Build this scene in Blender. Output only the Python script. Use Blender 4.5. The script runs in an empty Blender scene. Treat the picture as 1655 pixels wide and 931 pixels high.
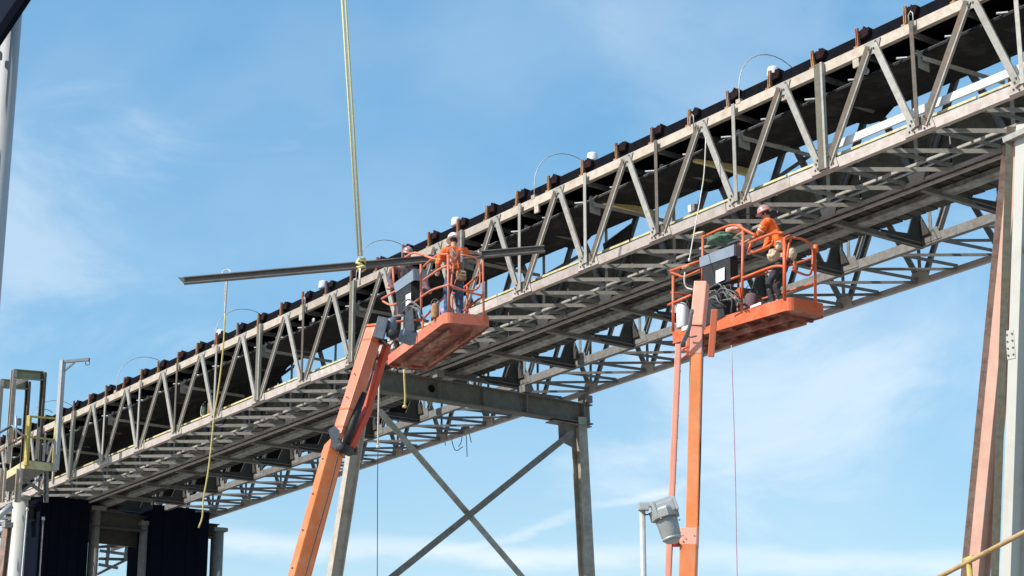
import bpy, bmesh, math, random
from mathutils import Vector, Matrix, Quaternion, noise
random.seed(7)
R = math.radians
scene = bpy.context.scene
col = scene.collection
# ------------------------------------------------------------ camera, sky, sun
FOC, PITCH = 3000.0, 0.2689341862105254
CAMZ = 1.6
cam_d = bpy.data.cameras.new('camera'); cam = bpy.data.objects.new('camera', cam_d); col.objects.link(cam)
cam.location = (0, 0, CAMZ); cam.rotation_euler = (math.pi/2 + PITCH, 0, 0)
cam_d.sensor_fit = 'HORIZONTAL'; cam_d.sensor_width = 36.0; cam_d.lens = FOC/1655*36.0
cam_d.clip_start = 0.1; cam_d.clip_end = 5000
scene.camera = cam
scene.view_settings.view_transform = 'Standard'; scene.view_settings.look = 'None'
scene.view_settings.exposure = 0.35; scene.view_settings.gamma = 1.0
SUN_EL = R(42)
SV = Vector((-0.90, -0.436, 0)).normalized()                 # horizontal direction towards the sun
sun_vec = Vector((SV.x*math.cos(SUN_EL), SV.y*math.cos(SUN_EL), math.sin(SUN_EL)))
sun_d = bpy.data.lights.new('sun', 'SUN'); sun_d.energy = 4.6; sun_d.angle = R(0.5); sun_d.color = (1.0, 0.95, 0.88)
sun = bpy.data.objects.new('sun', sun_d); col.objects.link(sun)
sun.rotation_euler = sun_vec.to_track_quat('Z', 'Y').to_euler()
world = bpy.data.worlds.new('World'); scene.world = world; world.use_nodes = True
nt = world.node_tree; nt.nodes.clear()
def N(t, **k):
    n = nt.nodes.new(t)
    for a, b in k.items(): setattr(n, a, b)
    return n
def L(a, b): nt.links.new(a, b)
sky = N('ShaderNodeTexSky', sky_type='NISHITA'); sky.sun_disc = False
sky.sun_elevation = SUN_EL; sky.sun_rotation = math.atan2(SV.x, SV.y)
sky.altitude = 0; sky.air_density = 1.0; sky.dust_density = 0.6; sky.ozone_density = 2.5
hsv = N('ShaderNodeHueSaturation'); hsv.inputs['Saturation'].default_value = 1.92; hsv.inputs['Value'].default_value = 2.02; hsv.inputs['Hue'].default_value = 0.494
gm = N('ShaderNodeGamma'); gm.inputs['Gamma'].default_value = 0.5
L(sky.outputs[0], gm.inputs['Color']); L(gm.outputs[0], hsv.inputs['Color'])
tc = N('ShaderNodeTexCoord')
mp = N('ShaderNodeMapping'); mp.inputs['Scale'].default_value = (2.5, 2.5, 4.0); mp.inputs['Rotation'].default_value = (0.12, -0.2, 0)
L(tc.outputs['Generated'], mp.inputs['Vector'])
nz = N('ShaderNodeTexNoise'); nz.inputs['Scale'].default_value = 1.5; nz.inputs['Detail'].default_value = 7; nz.inputs['Roughness'].default_value = 0.5; nz.inputs['Distortion'].default_value = 0.4
L(mp.outputs[0], nz.inputs['Vector'])
rmp = N('ShaderNodeMapRange'); rmp.inputs['From Min'].default_value = 0.42; rmp.inputs['From Max'].default_value = 0.85
rmp.inputs['To Max'].default_value = 0.30
L(nz.outputs['Fac'], rmp.inputs['Value'])
# two thin trails of high cloud low over the horizon (they go round the whole sky)
sep = N('ShaderNodeSeparateXYZ'); L(tc.outputs['Generated'], sep.inputs[0])
mp2 = N('ShaderNodeMapping'); mp2.inputs['Scale'].default_value = (9, 9, 30); L(tc.outputs['Generated'], mp2.inputs['Vector'])
nz2 = N('ShaderNodeTexNoise'); nz2.inputs['Scale'].default_value = 1.6; nz2.inputs['Detail'].default_value = 6; nz2.inputs['Roughness'].default_value = 0.6
L(mp2.outputs[0], nz2.inputs['Vector'])
def streak(z0, slope, width, amp):
    # height of the trail above the horizon = z0 + slope * x + noise
    a = N('ShaderNodeMath', operation='MULTIPLY_ADD'); a.inputs[1].default_value = slope; a.inputs[2].default_value = z0; L(sep.outputs['X'], a.inputs[0])
    b = N('ShaderNodeMath', operation='SUBTRACT'); L(sep.outputs['Z'], b.inputs[0]); L(a.outputs[0], b.inputs[1])
    c = N('ShaderNodeMath', operation='MULTIPLY_ADD'); L(nz2.outputs['Fac'], c.inputs[0]); c.inputs[1].default_value = 0.020; c.inputs[2].default_value = -0.010
    d = N('ShaderNodeMath', operation='ADD'); L(b.outputs[0], d.inputs[0]); L(c.outputs[0], d.inputs[1])
    e = N('ShaderNodeMath', operation='ABSOLUTE'); L(d.outputs[0], e.inputs[0])
    f = N('ShaderNodeMapRange', interpolation_type='SMOOTHSTEP'); f.inputs['From Min'].default_value = 0; f.inputs['From Max'].default_value = width
    f.inputs['To Min'].default_value = amp; f.inputs['To Max'].default_value = 0; L(e.outputs[0], f.inputs['Value'])
    g = N('ShaderNodeMath', operation='MULTIPLY'); L(f.outputs[0], g.inputs[0]); L(nz2.outputs['Fac'], g.inputs[1])
    return g
mp3 = N('ShaderNodeMapping'); mp3.inputs['Scale'].default_value = (4, 4, 9); mp3.inputs['Rotation'].default_value = (0.0, 0.45, 0.2); L(tc.outputs['Generated'], mp3.inputs['Vector'])
nz3 = N('ShaderNodeTexNoise'); nz3.inputs['Scale'].default_value = 1.7; nz3.inputs['Detail'].default_value = 10; nz3.inputs['Roughness'].default_value = 0.6; nz3.inputs['Distortion'].default_value = 0.6
L(mp3.outputs[0], nz3.inputs['Vector'])
def xmask(node, lo0, lo1, hi0, hi1):
    a = N('ShaderNodeMapRange', interpolation_type='SMOOTHSTEP'); a.inputs['From Min'].default_value = lo0; a.inputs['From Max'].default_value = lo1; L(sep.outputs['X'], a.inputs['Value'])
    b = N('ShaderNodeMapRange', interpolation_type='SMOOTHSTEP'); b.inputs['From Min'].default_value = hi0; b.inputs['From Max'].default_value = hi1; b.inputs['To Min'].default_value = 1; b.inputs['To Max'].default_value = 0; L(sep.outputs['X'], b.inputs['Value'])
    c = N('ShaderNodeMath', operation='MULTIPLY'); L(a.outputs[0], c.inputs[0]); L(b.outputs[0], c.inputs[1])
    d = N('ShaderNodeMath', operation='MULTIPLY'); L(c.outputs[0], d.inputs[0]); L(node.outputs[0], d.inputs[1]); return d
def veil(direction, radius, amp):                     # a broad soft patch of high cloud round a direction of the sky
    v = N('ShaderNodeVectorMath', operation='SUBTRACT'); L(tc.outputs['Generated'], v.inputs[0]); v.inputs[1].default_value = tuple(direction.normalized())
    w = N('ShaderNodeVectorMath', operation='MULTIPLY'); L(v.outputs[0], w.inputs[0]); w.inputs[1].default_value = (1, 1, 1.7)
    l = N('ShaderNodeVectorMath', operation='LENGTH'); L(w.outputs[0], l.inputs[0])
    n = N('ShaderNodeMath', operation='MULTIPLY_ADD'); L(nz3.outputs['Fac'], n.inputs[0]); n.inputs[1].default_value = 0.50; n.inputs[2].default_value = -0.25
    m = N('ShaderNodeMath', operation='ADD'); L(l.outputs['Value'], m.inputs[0]); L(n.outputs[0], m.inputs[1])
    f = N('ShaderNodeMapRange', interpolation_type='SMOOTHSTEP'); f.inputs['From Min'].default_value = 0; f.inputs['From Max'].default_value = radius; f.inputs['To Min'].default_value = amp; f.inputs['To Max'].default_value = 0
    L(m.outputs[0], f.inputs['Value']); return f
def pdir(px, py):
    a, b = (px-827.5)/FOC, (465.5-py)/FOC
    return Vector((a, math.cos(PITCH)-math.sin(PITCH)*b, math.sin(PITCH)+math.cos(PITCH)*b))
acc = streak(0.1264, -0.038, 0.0105, 1.0)
for nd in (xmask(streak(0.1384, 0.265, 0.004, 0.55), -0.10, 0.02, 0.08, 0.14), veil(pdir(50, 400), 0.15, 0.33), veil(pdir(1480, 520), 0.20, 0.27), veil(pdir(1250, 620), 0.13, 0.25), veil(pdir(1300, 60), 0.16, 0.14), veil(Vector((-0.8, 0.4, 0.4)), 0.4, 0.4), veil(Vector((0.7, 0.5, 0.5)), 0.4, 0.4), veil(Vector((0.1, -0.9, 0.4)), 0.5, 0.4)):
    q = N('ShaderNodeMath', operation='ADD'); L(acc.outputs[0], q.inputs[0]); L(nd.outputs[0], q.inputs[1]); acc = q
ad1 = acc
ad2 = N('ShaderNodeMath', operation='ADD', use_clamp=True); L(ad1.outputs[0], ad2.inputs[0]); L(rmp.outputs[0], ad2.inputs[1])
mx = N('ShaderNodeMix', data_type='RGBA'); L(ad2.outputs[0], mx.inputs['Factor']); L(hsv.outputs[0], mx.inputs['A'])
mx.inputs['B'].default_value = (4.7, 5.25, 5.7, 1)
bg = N('ShaderNodeBackground'); bg.inputs['Strength'].default_value = 0.15
L(mx.outputs['Result'], bg.inputs['Color'])
wo = N('ShaderNodeOutputWorld'); L(bg.outputs[0], wo.inputs['Surface'])

# ------------------------------------------------------------ coordinates
CP, SP = math.cos(PITCH), math.sin(PITCH)
YAW, SLOPE = 2.2407251256567657, -0.050500838732128926
O = Vector((8.156039747689784, 30.765662686528618, 13.372320743725648))
PN = 2.309024225882854
D = Vector((math.cos(YAW)*math.cos(SLOPE), math.sin(YAW)*math.cos(SLOPE), math.sin(SLOPE)))
W = Vector((math.sin(YAW), -math.cos(YAW), 0)).normalized()
U = Vector((0, 0, 1))
def B(s, w, v): return O + D*s + W*w + U*v            # along the gallery, across it, up
def BI(i, w, v): return B(i*PN, w, v)
def ray(px, py):
    a, b = (px-827.5)/FOC, (465.5-py)/FOC
    return Vector((a, CP - SP*b, SP + CP*b))
CAM = Vector((0, 0, CAMZ))
def at(px, py, d): return CAM + ray(px, py)*d         # point at depth d
def onz(px, py, z):
    r = ray(px, py); return CAM + r*((z-CAMZ)/r.z)
def onplane(px, py, p0, n):
    r = ray(px, py); return CAM + r*((p0-CAM).dot(n)/r.dot(n))
def ons(px, py, s):                                    # on the vertical cross plane of the gallery at s
    n = U.cross(W); return onplane(px, py, B(s, 0, 0), n)
def onw(px, py, w):
    return onplane(px, py, B(0, w, 0), U.cross(D))
# ------------------------------------------------------------ materials
MATS = {}
def mat(name, c, rough=0.6, metal=0.0, c2=None, scale=6.0, amount=0.5, bump=0.15, stain=None, stain_amt=0.3, spec=0.5, lo=0.42, hi=0.62):
    m = bpy.data.materials.new(name); m.use_nodes = True; t = m.node_tree; t.nodes.clear()
    o = t.nodes.new('ShaderNodeOutputMaterial'); p = t.nodes.new('ShaderNodeBsdfPrincipled'); t.links.new(p.outputs[0], o.inputs[0])
    p.inputs['Roughness'].default_value = rough; p.inputs['Metallic'].default_value = metal; p.inputs['Specular IOR Level'].default_value = spec
    co = t.nodes.new('ShaderNodeTexCoord'); oi = t.nodes.new('ShaderNodeObjectInfo')
    va = t.nodes.new('ShaderNodeVectorMath'); va.operation = 'MULTIPLY_ADD'
    t.links.new(oi.outputs['Random'], va.inputs[0]); va.inputs[1].default_value = (37, 53, 71); t.links.new(co.outputs['Object'], va.inputs[2])
    n1 = t.nodes.new('ShaderNodeTexNoise'); n1.inputs['Scale'].default_value = scale; n1.inputs['Detail'].default_value = 8; n1.inputs['Roughness'].default_value = 0.65
    t.links.new(va.outputs[0], n1.inputs['Vector'])
    mr = t.nodes.new('ShaderNodeMapRange'); mr.inputs['From Min'].default_value = lo; mr.inputs['From Max'].default_value = hi; mr.inputs['To Max'].default_value = amount
    t.links.new(n1.outputs['Fac'], mr.inputs['Value'])
    mixn = t.nodes.new('ShaderNodeMix'); mixn.data_type = 'RGBA'
    t.links.new(mr.outputs[0], mixn.inputs['Factor'])
    c2 = c2 or tuple(x*0.55 for x in c)
    mixn.inputs['A'].default_value = (*c, 1); mixn.inputs['B'].default_value = (*c2, 1)
    out = mixn.outputs['Result']
    if stain:
        n2 = t.nodes.new('ShaderNodeTexNoise'); n2.inputs['Scale'].default_value = scale*0.35; n2.inputs['Detail'].default_value = 5; n2.inputs['Roughness'].default_value = 0.7
        t.links.new(va.outputs[0], n2.inputs['Vector'])
        m2 = t.nodes.new('ShaderNodeMapRange'); m2.inputs['From Min'].default_value = 0.5; m2.inputs['From Max'].default_value = 0.66; m2.inputs['To Max'].default_value = stain_amt
        t.links.new(n2.outputs['Fac'], m2.inputs['Value'])
        x2 = t.nodes.new('ShaderNodeMix'); x2.data_type = 'RGBA'; t.links.new(m2.outputs[0], x2.inputs['Factor']); t.links.new(out, x2.inputs['A']); x2.inputs['B'].default_value = (*stain, 1)
        out = x2.outputs['Result']
    # slight tone difference from piece to piece
    hv = t.nodes.new('ShaderNodeHueSaturation'); mv = t.nodes.new('ShaderNodeMapRange'); mv.inputs['To Min'].default_value = 0.88; mv.inputs['To Max'].default_value = 1.10
    t.links.new(oi.outputs['Random'], mv.inputs['Value']); t.links.new(mv.outputs[0], hv.inputs['Value']); t.links.new(out, hv.inputs['Color'])
    t.links.new(hv.outputs[0], p.inputs['Base Color'])
    if bump:
        b = t.nodes.new('ShaderNodeBump'); b.inputs['Strength'].default_value = bump; b.inputs['Distance'].default_value = 0.02
        t.links.new(n1.outputs['Fac'], b.inputs['Height']); t.links.new(b.outputs[0], p.inputs['Normal'])
    MATS[name] = m; return m
RUST = (0.20, 0.085, 0.035)
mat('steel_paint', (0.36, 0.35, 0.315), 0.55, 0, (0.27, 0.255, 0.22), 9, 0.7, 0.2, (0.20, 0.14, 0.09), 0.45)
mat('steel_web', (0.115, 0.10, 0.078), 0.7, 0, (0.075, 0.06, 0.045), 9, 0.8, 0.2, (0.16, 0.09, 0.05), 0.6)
mat('cap_dark', (0.14, 0.145, 0.13), 0.7, 0, (0.09, 0.09, 0.075), 6, 0.7, 0.2, (0.12, 0.08, 0.05), 0.4)
mat('portal_green', (0.26, 0.27, 0.17), 0.7, 0, (0.19, 0.19, 0.11), 6, 0.7, 0.2, (0.24, 0.15, 0.08), 0.4)
mat('steel_lace', (0.30, 0.28, 0.24), 0.6, 0, (0.2, 0.18, 0.15), 9, 0.8, 0.2)
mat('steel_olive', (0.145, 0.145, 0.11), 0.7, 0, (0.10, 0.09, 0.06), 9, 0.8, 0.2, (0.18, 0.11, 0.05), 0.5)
mat('red_orange', (0.66, 0.07, 0.012), 0.4, 0, (0.5, 0.05, 0.01), 5, 0.5, 0.05)
mat('chord_tan', (0.48, 0.42, 0.345), 0.6, 0, (0.36, 0.30, 0.23), 7, 0.6, 0.2, (0.30, 0.19, 0.11), 0.45)
mat('chord_pink', (0.47, 0.41, 0.37), 0.6, 0, (0.33, 0.28, 0.24), 7, 0.6, 0.2, (0.28, 0.19, 0.14), 0.4)
mat('steel_dark', (0.21, 0.21, 0.20), 0.7, 0, (0.13, 0.12, 0.11), 8, 0.7, 0.2, (0.13, 0.08, 0.05), 0.4)
mat('steel_blue', (0.17, 0.175, 0.185), 0.7, 0, (0.06, 0.065, 0.08), 8, 0.7, 0.2)
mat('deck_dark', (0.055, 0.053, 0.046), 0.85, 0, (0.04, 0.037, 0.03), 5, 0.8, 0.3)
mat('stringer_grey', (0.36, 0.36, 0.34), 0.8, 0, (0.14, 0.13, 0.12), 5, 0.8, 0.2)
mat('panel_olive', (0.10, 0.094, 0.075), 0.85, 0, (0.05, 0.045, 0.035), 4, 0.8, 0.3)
mat('rubber', (0.006, 0.007, 0.011), 0.95, 0, (0.012, 0.010, 0.012), 5, 0.6, 0.3, spec=0.06)
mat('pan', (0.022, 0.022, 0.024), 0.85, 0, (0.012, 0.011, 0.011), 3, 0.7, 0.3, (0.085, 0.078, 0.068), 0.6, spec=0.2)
mat('rust_post', (0.42, 0.22, 0.10), 0.8, 0, (0.20, 0.09, 0.05), 12, 0.8, 0.3, (0.5, 0.32, 0.12), 0.5)
mat('rust_dark', (0.020, 0.013, 0.015), 0.9, 0, (0.010, 0.008, 0.010), 14, 0.8, 0.4, (0.07, 0.022, 0.024), 0.35, spec=0.08)
mat('galv', (0.50, 0.51, 0.51), 0.45, 0.3, (0.38, 0.39, 0.39), 12, 0.6, 0.1)
mat('galv_wire', (0.55, 0.50, 0.46), 0.5, 0.2, (0.3, 0.26, 0.22), 12, 0.6, 0.05)
mat('white_paint', (0.78, 0.79, 0.80), 0.4, 0, (0.62, 0.62, 0.62), 8, 0.4, 0.05)
mat('lamp_white', (0.75, 0.76, 0.76), 0.35, 0, (0.55, 0.55, 0.52), 10, 0.4, 0.05)
mat('yellow', (0.62, 0.50, 0.10), 0.6, 0, (0.42, 0.32, 0.10), 8, 0.7, 0.15, (0.30, 0.17, 0.07), 0.5)
mat('yellow_bright', (0.80, 0.70, 0.32), 0.6, 0, (0.62, 0.52, 0.24), 8, 0.6, 0.1)
mat('yellow_pale', (0.62, 0.56, 0.30), 0.6, 0, (0.40, 0.34, 0.18), 8, 0.7, 0.15, (0.30, 0.22, 0.12), 0.4)
mat('orange', (0.64, 0.095, 0.018), 0.5, 0, (0.55, 0.16, 0.07), 4, 0.6, 0.08, (0.60, 0.24, 0.14), 0.5)
mat('orange_pale', (0.66, 0.18, 0.10), 0.5, 0, (0.62, 0.17, 0.07), 3, 0.6, 0.06, (0.72, 0.33, 0.22), 0.5)
mat('orange_sun', (0.70, 0.175, 0.04), 0.5, 0, (0.68, 0.26, 0.11), 2.2, 0.7, 0.08, (0.42, 0.16, 0.05), 0.55)
mat('pink_faded', (0.73, 0.32, 0.23), 0.5, 0, (0.68, 0.25, 0.16), 2.5, 0.6, 0.06)
mat('orange_dirty', (0.32, 0.085, 0.055), 0.75, 0, (0.10, 0.045, 0.035), 3.0, 0.8, 0.3, (0.55, 0.36, 0.28), 0.9)
mat('red', (0.42, 0.03, 0.015), 0.4, 0, (0.32, 0.03, 0.02), 5, 0.5, 0.05)
mat('bracket_grey', (0.17, 0.20, 0.23), 0.5, 0.1, (0.10, 0.11, 0.13), 7, 0.6, 0.1)
mat('pole_grey', (0.36, 0.37, 0.38), 0.6, 0, (0.30, 0.31, 0.32), 3, 0.4, 0.05)
mat('lamp_grey', (0.30, 0.31, 0.30), 0.5, 0.1, (0.22, 0.23, 0.22), 7, 0.6, 0.1)
mat('box_grey', (0.23, 0.28, 0.34), 0.5, 0, (0.17, 0.20, 0.25), 5, 0.5, 0.05)
mat('black_plastic', (0.010, 0.010, 0.012), 0.6, 0, (0.035, 0.033, 0.035), 8, 0.5, 0.1)
mat('chrome', (0.75, 0.75, 0.76), 0.2, 0.95, (0.6, 0.6, 0.6), 5, 0.3, 0)
mat('paper', (0.82, 0.82, 0.80), 0.8, 0, (0.72, 0.72, 0.70), 5, 0.3, 0)
mat('hose', (0.10, 0.105, 0.105), 0.6, 0, (0.22, 0.22, 0.20), 14, 0.6, 0.1)
mat('rope_yellow', (0.66, 0.56, 0.20), 0.85, 0, (0.50, 0.42, 0.18), 20, 0.6, 0.3)
mat('rope_sling', (0.74, 0.66, 0.30), 0.85, 0, (0.55, 0.50, 0.22), 20, 0.6, 0.3)
mat('rope_white', (0.72, 0.68, 0.60), 0.85, 0, (0.5, 0.45, 0.40), 20, 0.6, 0.3)
mat('rope_pink', (0.60, 0.35, 0.45), 0.85, 0, (0.35, 0.22, 0.34), 20, 0.6, 0.1)
mat('wire_dark', (0.05, 0.05, 0.06), 0.7, 0, None, 20, 0.6, 0)
mat('beam_steel', (0.19, 0.18, 0.17), 0.6, 0.1, (0.13, 0.115, 0.10), 6, 0.7, 0.15, (0.20, 0.17, 0.14), 0.4)
mat('col_white', (0.44, 0.44, 0.40), 0.5, 0, (0.48, 0.47, 0.42), 2.5, 0.6, 0.1, (0.33, 0.27, 0.18), 0.35)
mat('rust_orange', (0.42, 0.15, 0.06), 0.8, 0, (0.24, 0.07, 0.04), 12, 0.8, 0.3)
mat('rust_shade_brown', (0.30, 0.20, 0.16), 0.7, 0, (0.13, 0.08, 0.06), 6, 0.7, 0.2)  # rust on brackets and corner leg, shade on the pink leg's strip
mat('col_grey', (0.36, 0.36, 0.32), 0.55, 0, (0.22, 0.20, 0.15), 4, 0.7, 0.15, (0.22, 0.15, 0.09), 0.4)
mat('col_pink', (0.62, 0.36, 0.27), 0.6, 0, (0.48, 0.28, 0.21), 3, 0.6, 0.12, (0.50, 0.45, 0.38), 0.45)
mat('navy', (0.0035, 0.006, 0.013), 0.9, 0, (0.0025, 0.004, 0.009), 2, 0.6, 0.05, spec=0.05)  # near black: the shadow on the shafts is put into the colour
mat('navy_roof', (0.012, 0.022, 0.05), 0.85, 0, (0.012, 0.018, 0.032), 2, 0.6, 0.05)
mat('concrete', (0.28, 0.27, 0.25), 0.85, 0, (0.24, 0.22, 0.19), 3, 0.7, 0.3, (0.15, 0.13, 0.11), 0.5)
mat('rail_brown', (0.40, 0.27, 0.12), 0.55, 0, (0.26, 0.16, 0.08), 9, 0.7, 0.15, (0.52, 0.40, 0.16), 0.6)
mat('skin', (0.50, 0.25, 0.17), 0.6, 0, (0.40, 0.17, 0.11), 20, 0.5, 0.05)
mat('hivis', (0.95, 0.17, 0.02), 0.75, 0, (0.80, 0.09, 0.012), 8, 0.5, 0.25)
mat('vest_pink', (0.72, 0.40, 0.30), 0.7, 0, (0.52, 0.16, 0.09), 9, 0.6, 0.2)
mat('reflective', (0.72, 0.70, 0.62), 0.35, 0.2, (0.5, 0.48, 0.4), 15, 0.5, 0.05)
mat('jeans', (0.06, 0.10, 0.18), 0.85, 0, (0.035, 0.06, 0.11), 8, 0.6, 0.3)
mat('trousers_dark', (0.030, 0.033, 0.04), 0.85, 0, (0.015, 0.016, 0.02), 7, 0.6, 0.3)
mat('shirt_grey', (0.10, 0.085, 0.09), 0.85, 0, (0.20, 0.05, 0.06), 6, 0.7, 0.3)
mat('shirt_green', (0.03, 0.085, 0.06), 0.85, 0, (0.14, 0.22, 0.13), 9, 0.8, 0.3)
mat('leather', (0.40, 0.26, 0.13), 0.7, 0, (0.26, 0.15, 0.07), 12, 0.6, 0.2)
mat('canvas', (0.62, 0.52, 0.36), 0.85, 0, (0.42, 0.33, 0.22), 9, 0.6, 0.3)
mat('glove', (0.72, 0.66, 0.56), 0.85, 0, (0.5, 0.42, 0.33), 20, 0.6, 0.2)
mat('hat_white', (0.76, 0.72, 0.70), 0.35, 0, (0.5, 0.4, 0.37), 9, 0.5, 0.02)
mat('hat_red', (0.48, 0.28, 0.26), 0.3, 0, (0.3, 0.14, 0.12), 9, 0.6, 0.02)
mat('boot', (0.07, 0.045, 0.03), 0.8, 0, (0.03, 0.02, 0.015), 12, 0.6, 0.2)
mat('hair', (0.03, 0.02, 0.015), 0.8, 0, None, 12, 0.6, 0.2)
mat('ground', (0.29, 0.265, 0.22), 0.95, 0, (0.20, 0.18, 0.15), 0.6, 0.8, 0.5, (0.28, 0.26, 0.22), 0.5)
mat('lens_glass', (0.35, 0.37, 0.37), 0.15, 0, (0.25, 0.26, 0.26), 6, 0.5, 0.02)
mat('tyre', (0.03, 0.03, 0.03), 0.8)
# ------------------------------------------------------------ building helpers
def tag(o, label=None, cat=None, group=None, kind=None):
    if label: o['label'] = label
    if cat: o['category'] = cat
    if group: o['group'] = group
    if kind: o['kind'] = kind
    return o
def thing(name, loc, label, cat, group=None):
    o = bpy.data.objects.new(name, None); col.objects.link(o); o.location = loc; o.empty_display_size = 0.2
    return tag(o, label, cat, group)
def wm(parent):                                        # world matrix of a parent chain (no depsgraph needed)
    M = Matrix.Identity(4); p = parent
    while p is not None:
        M = p.matrix_basis @ M; p = p.parent
    return M
def link(name, me, parent=None, M=None, label=None):   # me placed at world matrix M
    o = bpy.data.objects.new(name, me); col.objects.link(o)
    M = M if M is not None else Matrix.Identity(4)
    if parent is not None:
        o.parent = parent; o.matrix_basis = wm(parent).inverted() @ M
    else: o.matrix_basis = M
    if label: o['label'] = label
    return o
def centre_origin(o):
    me = o.data; vs = [v.co for v in me.vertices]
    if not vs: return
    c = Vector((0, 0, 0))
    for v in vs: c += v
    c /= len(vs); me.transform(Matrix.Translation(-c)); o.matrix_basis = o.matrix_basis @ Matrix.Translation(c)
def finish(name, bm, m, parent=None, smooth=False, label=None):
    me = bpy.data.meshes.new(name); bmesh.ops.recalc_face_normals(bm, faces=bm.faces); bm.to_mesh(me); bm.free()
    me.materials.append(MATS[m])
    if smooth: me.polygons.foreach_set('use_smooth', [True]*len(me.polygons))
    o = link(name, me, parent, None, label); centre_origin(o); return o
def frame(p0, p1, face):
    x = (p1-p0).normalized(); y = face - x*face.dot(x)
    if y.length < 1e-4: y = Vector((0, 0, 1)) - x*x.z
    if y.length < 1e-4: y = Vector((0, 1, 0))
    y.normalize(); z = x.cross(y)
    return Matrix(((x.x, y.x, z.x, p0.x), (x.y, y.y, z.y, p0.y), (x.z, y.z, z.z, p0.z), (0, 0, 0, 1)))
def profile(kind, h, d, t):
    # (y, z) polygon: y = depth towards the facing side, z = visible height
    a, b = h/2, d/2
    if kind == 'box': return [(-b, -a), (b, -a), (b, a), (-b, a)]
    if kind == 'chan': return [(-b, -a), (b, -a), (b, -a+t), (-b+t, -a+t), (-b+t, a-t), (b, a-t), (b, a), (-b, a)]      # open towards +y
    if kind == 'angle': return [(b, -a), (b, a), (b-t, a), (b-t, -a+t), (-b, -a+t), (-b, -a)]                             # face at +y, leg at the low edge
    if kind == 'ih': return [(-b, -a), (b, -a), (b, -a+t), (t/2, -a+t), (t/2, a-t), (b, a-t), (b, a), (-b, a), (-b, a-t), (-t/2, a-t), (-t/2, -a+t), (-b, -a+t)]  # web upright, flanges top and bottom
    if kind == 'lipr': return [(-b, -a), (-b+t, -a), (-b+t, a-t), (b, a-t), (b, a), (-b, a)]                                # web with one lip on the +z side
    if kind == 'iw': return [(z, y) for (y, z) in profile('ih', d, h, t)][::-1]
MC = {}
def member(name, p0, p1, kind, h, d, m, parent, face=None, t=0.016, label=None, end=0.0):
    face = face if face is not None else -W
    Ln = (p1-p0).length
    key = (name, kind, round(h, 3), round(d, 3), round(t, 3), round(Ln, 2), m)
    me = MC.get(key)
    if me is None:
        pr = profile(kind, h, d, t); n = len(pr); bm = bmesh.new()
        A = [bm.verts.new((0, y, z)) for y, z in pr]; Bv = [bm.verts.new((round(Ln, 2), y, z)) for y, z in pr]
        for i in range(n): bm.faces.new((A[i], A[(i+1) % n], Bv[(i+1) % n], Bv[i]))
        bm.faces.new(A); bm.faces.new(Bv[::-1]); bmesh.ops.recalc_face_normals(bm, faces=bm.faces)
        me = bpy.data.meshes.new(name); bm.to_mesh(me); bm.free(); me.materials.append(MATS[m]); MC[key] = me
    return link(name, me, parent, frame(p0, p1, face), label)
def bx(bm, M, sx, sy, sz):
    r = bmesh.ops.create_cube(bm, size=1.0); bmesh.ops.transform(bm, matrix=M @ Matrix.Diagonal((sx, sy, sz, 1)), verts=r['verts']); return r['verts']
def boxpart(name, c, X, Y, Z, sx, sy, sz, m, parent, bev=0.0, label=None):
    bm = bmesh.new(); bx(bm, Matrix.Identity(4), sx, sy, sz)
    if bev: bmesh.ops.bevel(bm, geom=bm.edges[:], offset=bev, segments=2, affect='EDGES', profile=0.7)
    me = bpy.data.meshes.new(name); bm.to_mesh(me); bm.free(); me.materials.append(MATS[m])
    M = Matrix(((X.x, Y.x, Z.x, c.x), (X.y, Y.y, Z.y, c.y), (X.z, Y.z, Z.z, c.z), (0, 0, 0, 1)))
    return link(name, me, parent, M, label)
def sweep(bm, pts, r, n=8, cap=True, radii=None):
    pts = [Vector(p) for p in pts]
    t0 = (pts[1]-pts[0]).normalized(); u = t0.orthogonal().normalized(); rings = []
    for i, p in enumerate(pts):
        if i == 0: t = t0
        elif i == len(pts)-1: t = (pts[i]-pts[i-1]).normalized()
        else: t = ((pts[i+1]-p).normalized()+(p-pts[i-1]).normalized()).normalized()
        u = (u - t*u.dot(t)).normalized(); v = t.cross(u); rr = radii[i] if radii else r
        rings.append([bm.verts.new(p + (u*math.cos(2*math.pi*k/n)+v*math.sin(2*math.pi*k/n))*rr) for k in range(n)])
    for a, b in zip(rings, rings[1:]):
        for k in range(n): bm.faces.new((a[k], a[(k+1) % n], b[(k+1) % n], b[k]))
    if cap: bm.faces.new(rings[0]); bm.faces.new(rings[-1][::-1])
def smoothpts(pts, k=4):                               # Catmull-Rom through the points
    P = [Vector(p) for p in pts]; P = [P[0]*2-P[1]]+P+[P[-1]*2-P[-2]]; out = []
    for i in range(1, len(P)-2):
        for j in range(k):
            t = j/k; a, b, c, d = P[i-1], P[i], P[i+1], P[i+2]
            out.append(0.5*((2*b)+(c-a)*t+(2*a-5*b+4*c-d)*t*t+(3*b-a-3*c+d)*t**3))
    out.append(P[-2]); return out
def tube(name, pts, r, m, parent=None, n=8, label=None, curve=0, radii=None):
    if curve: pts = smoothpts(pts, curve); radii = None
    bm = bmesh.new(); sweep(bm, pts, r, n, True, radii); return finish(name, bm, m, parent, n > 5, label)
def plate(name, pts, nrm, th, m, parent, label=None):   # polygon of world points, thickness th along nrm
    bm = bmesh.new(); nrm = nrm.normalized()
    A = [bm.verts.new(p-nrm*th/2) for p in pts]; Bv = [bm.verts.new(p+nrm*th/2) for p in pts]; n = len(pts)
    bm.faces.new(A); bm.faces.new(Bv[::-1])
    for i in range(n): bm.faces.new((A[i], A[(i+1) % n], Bv[(i+1) % n], Bv[i]))
    return finish(name, bm, m, parent, False, label)
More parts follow.
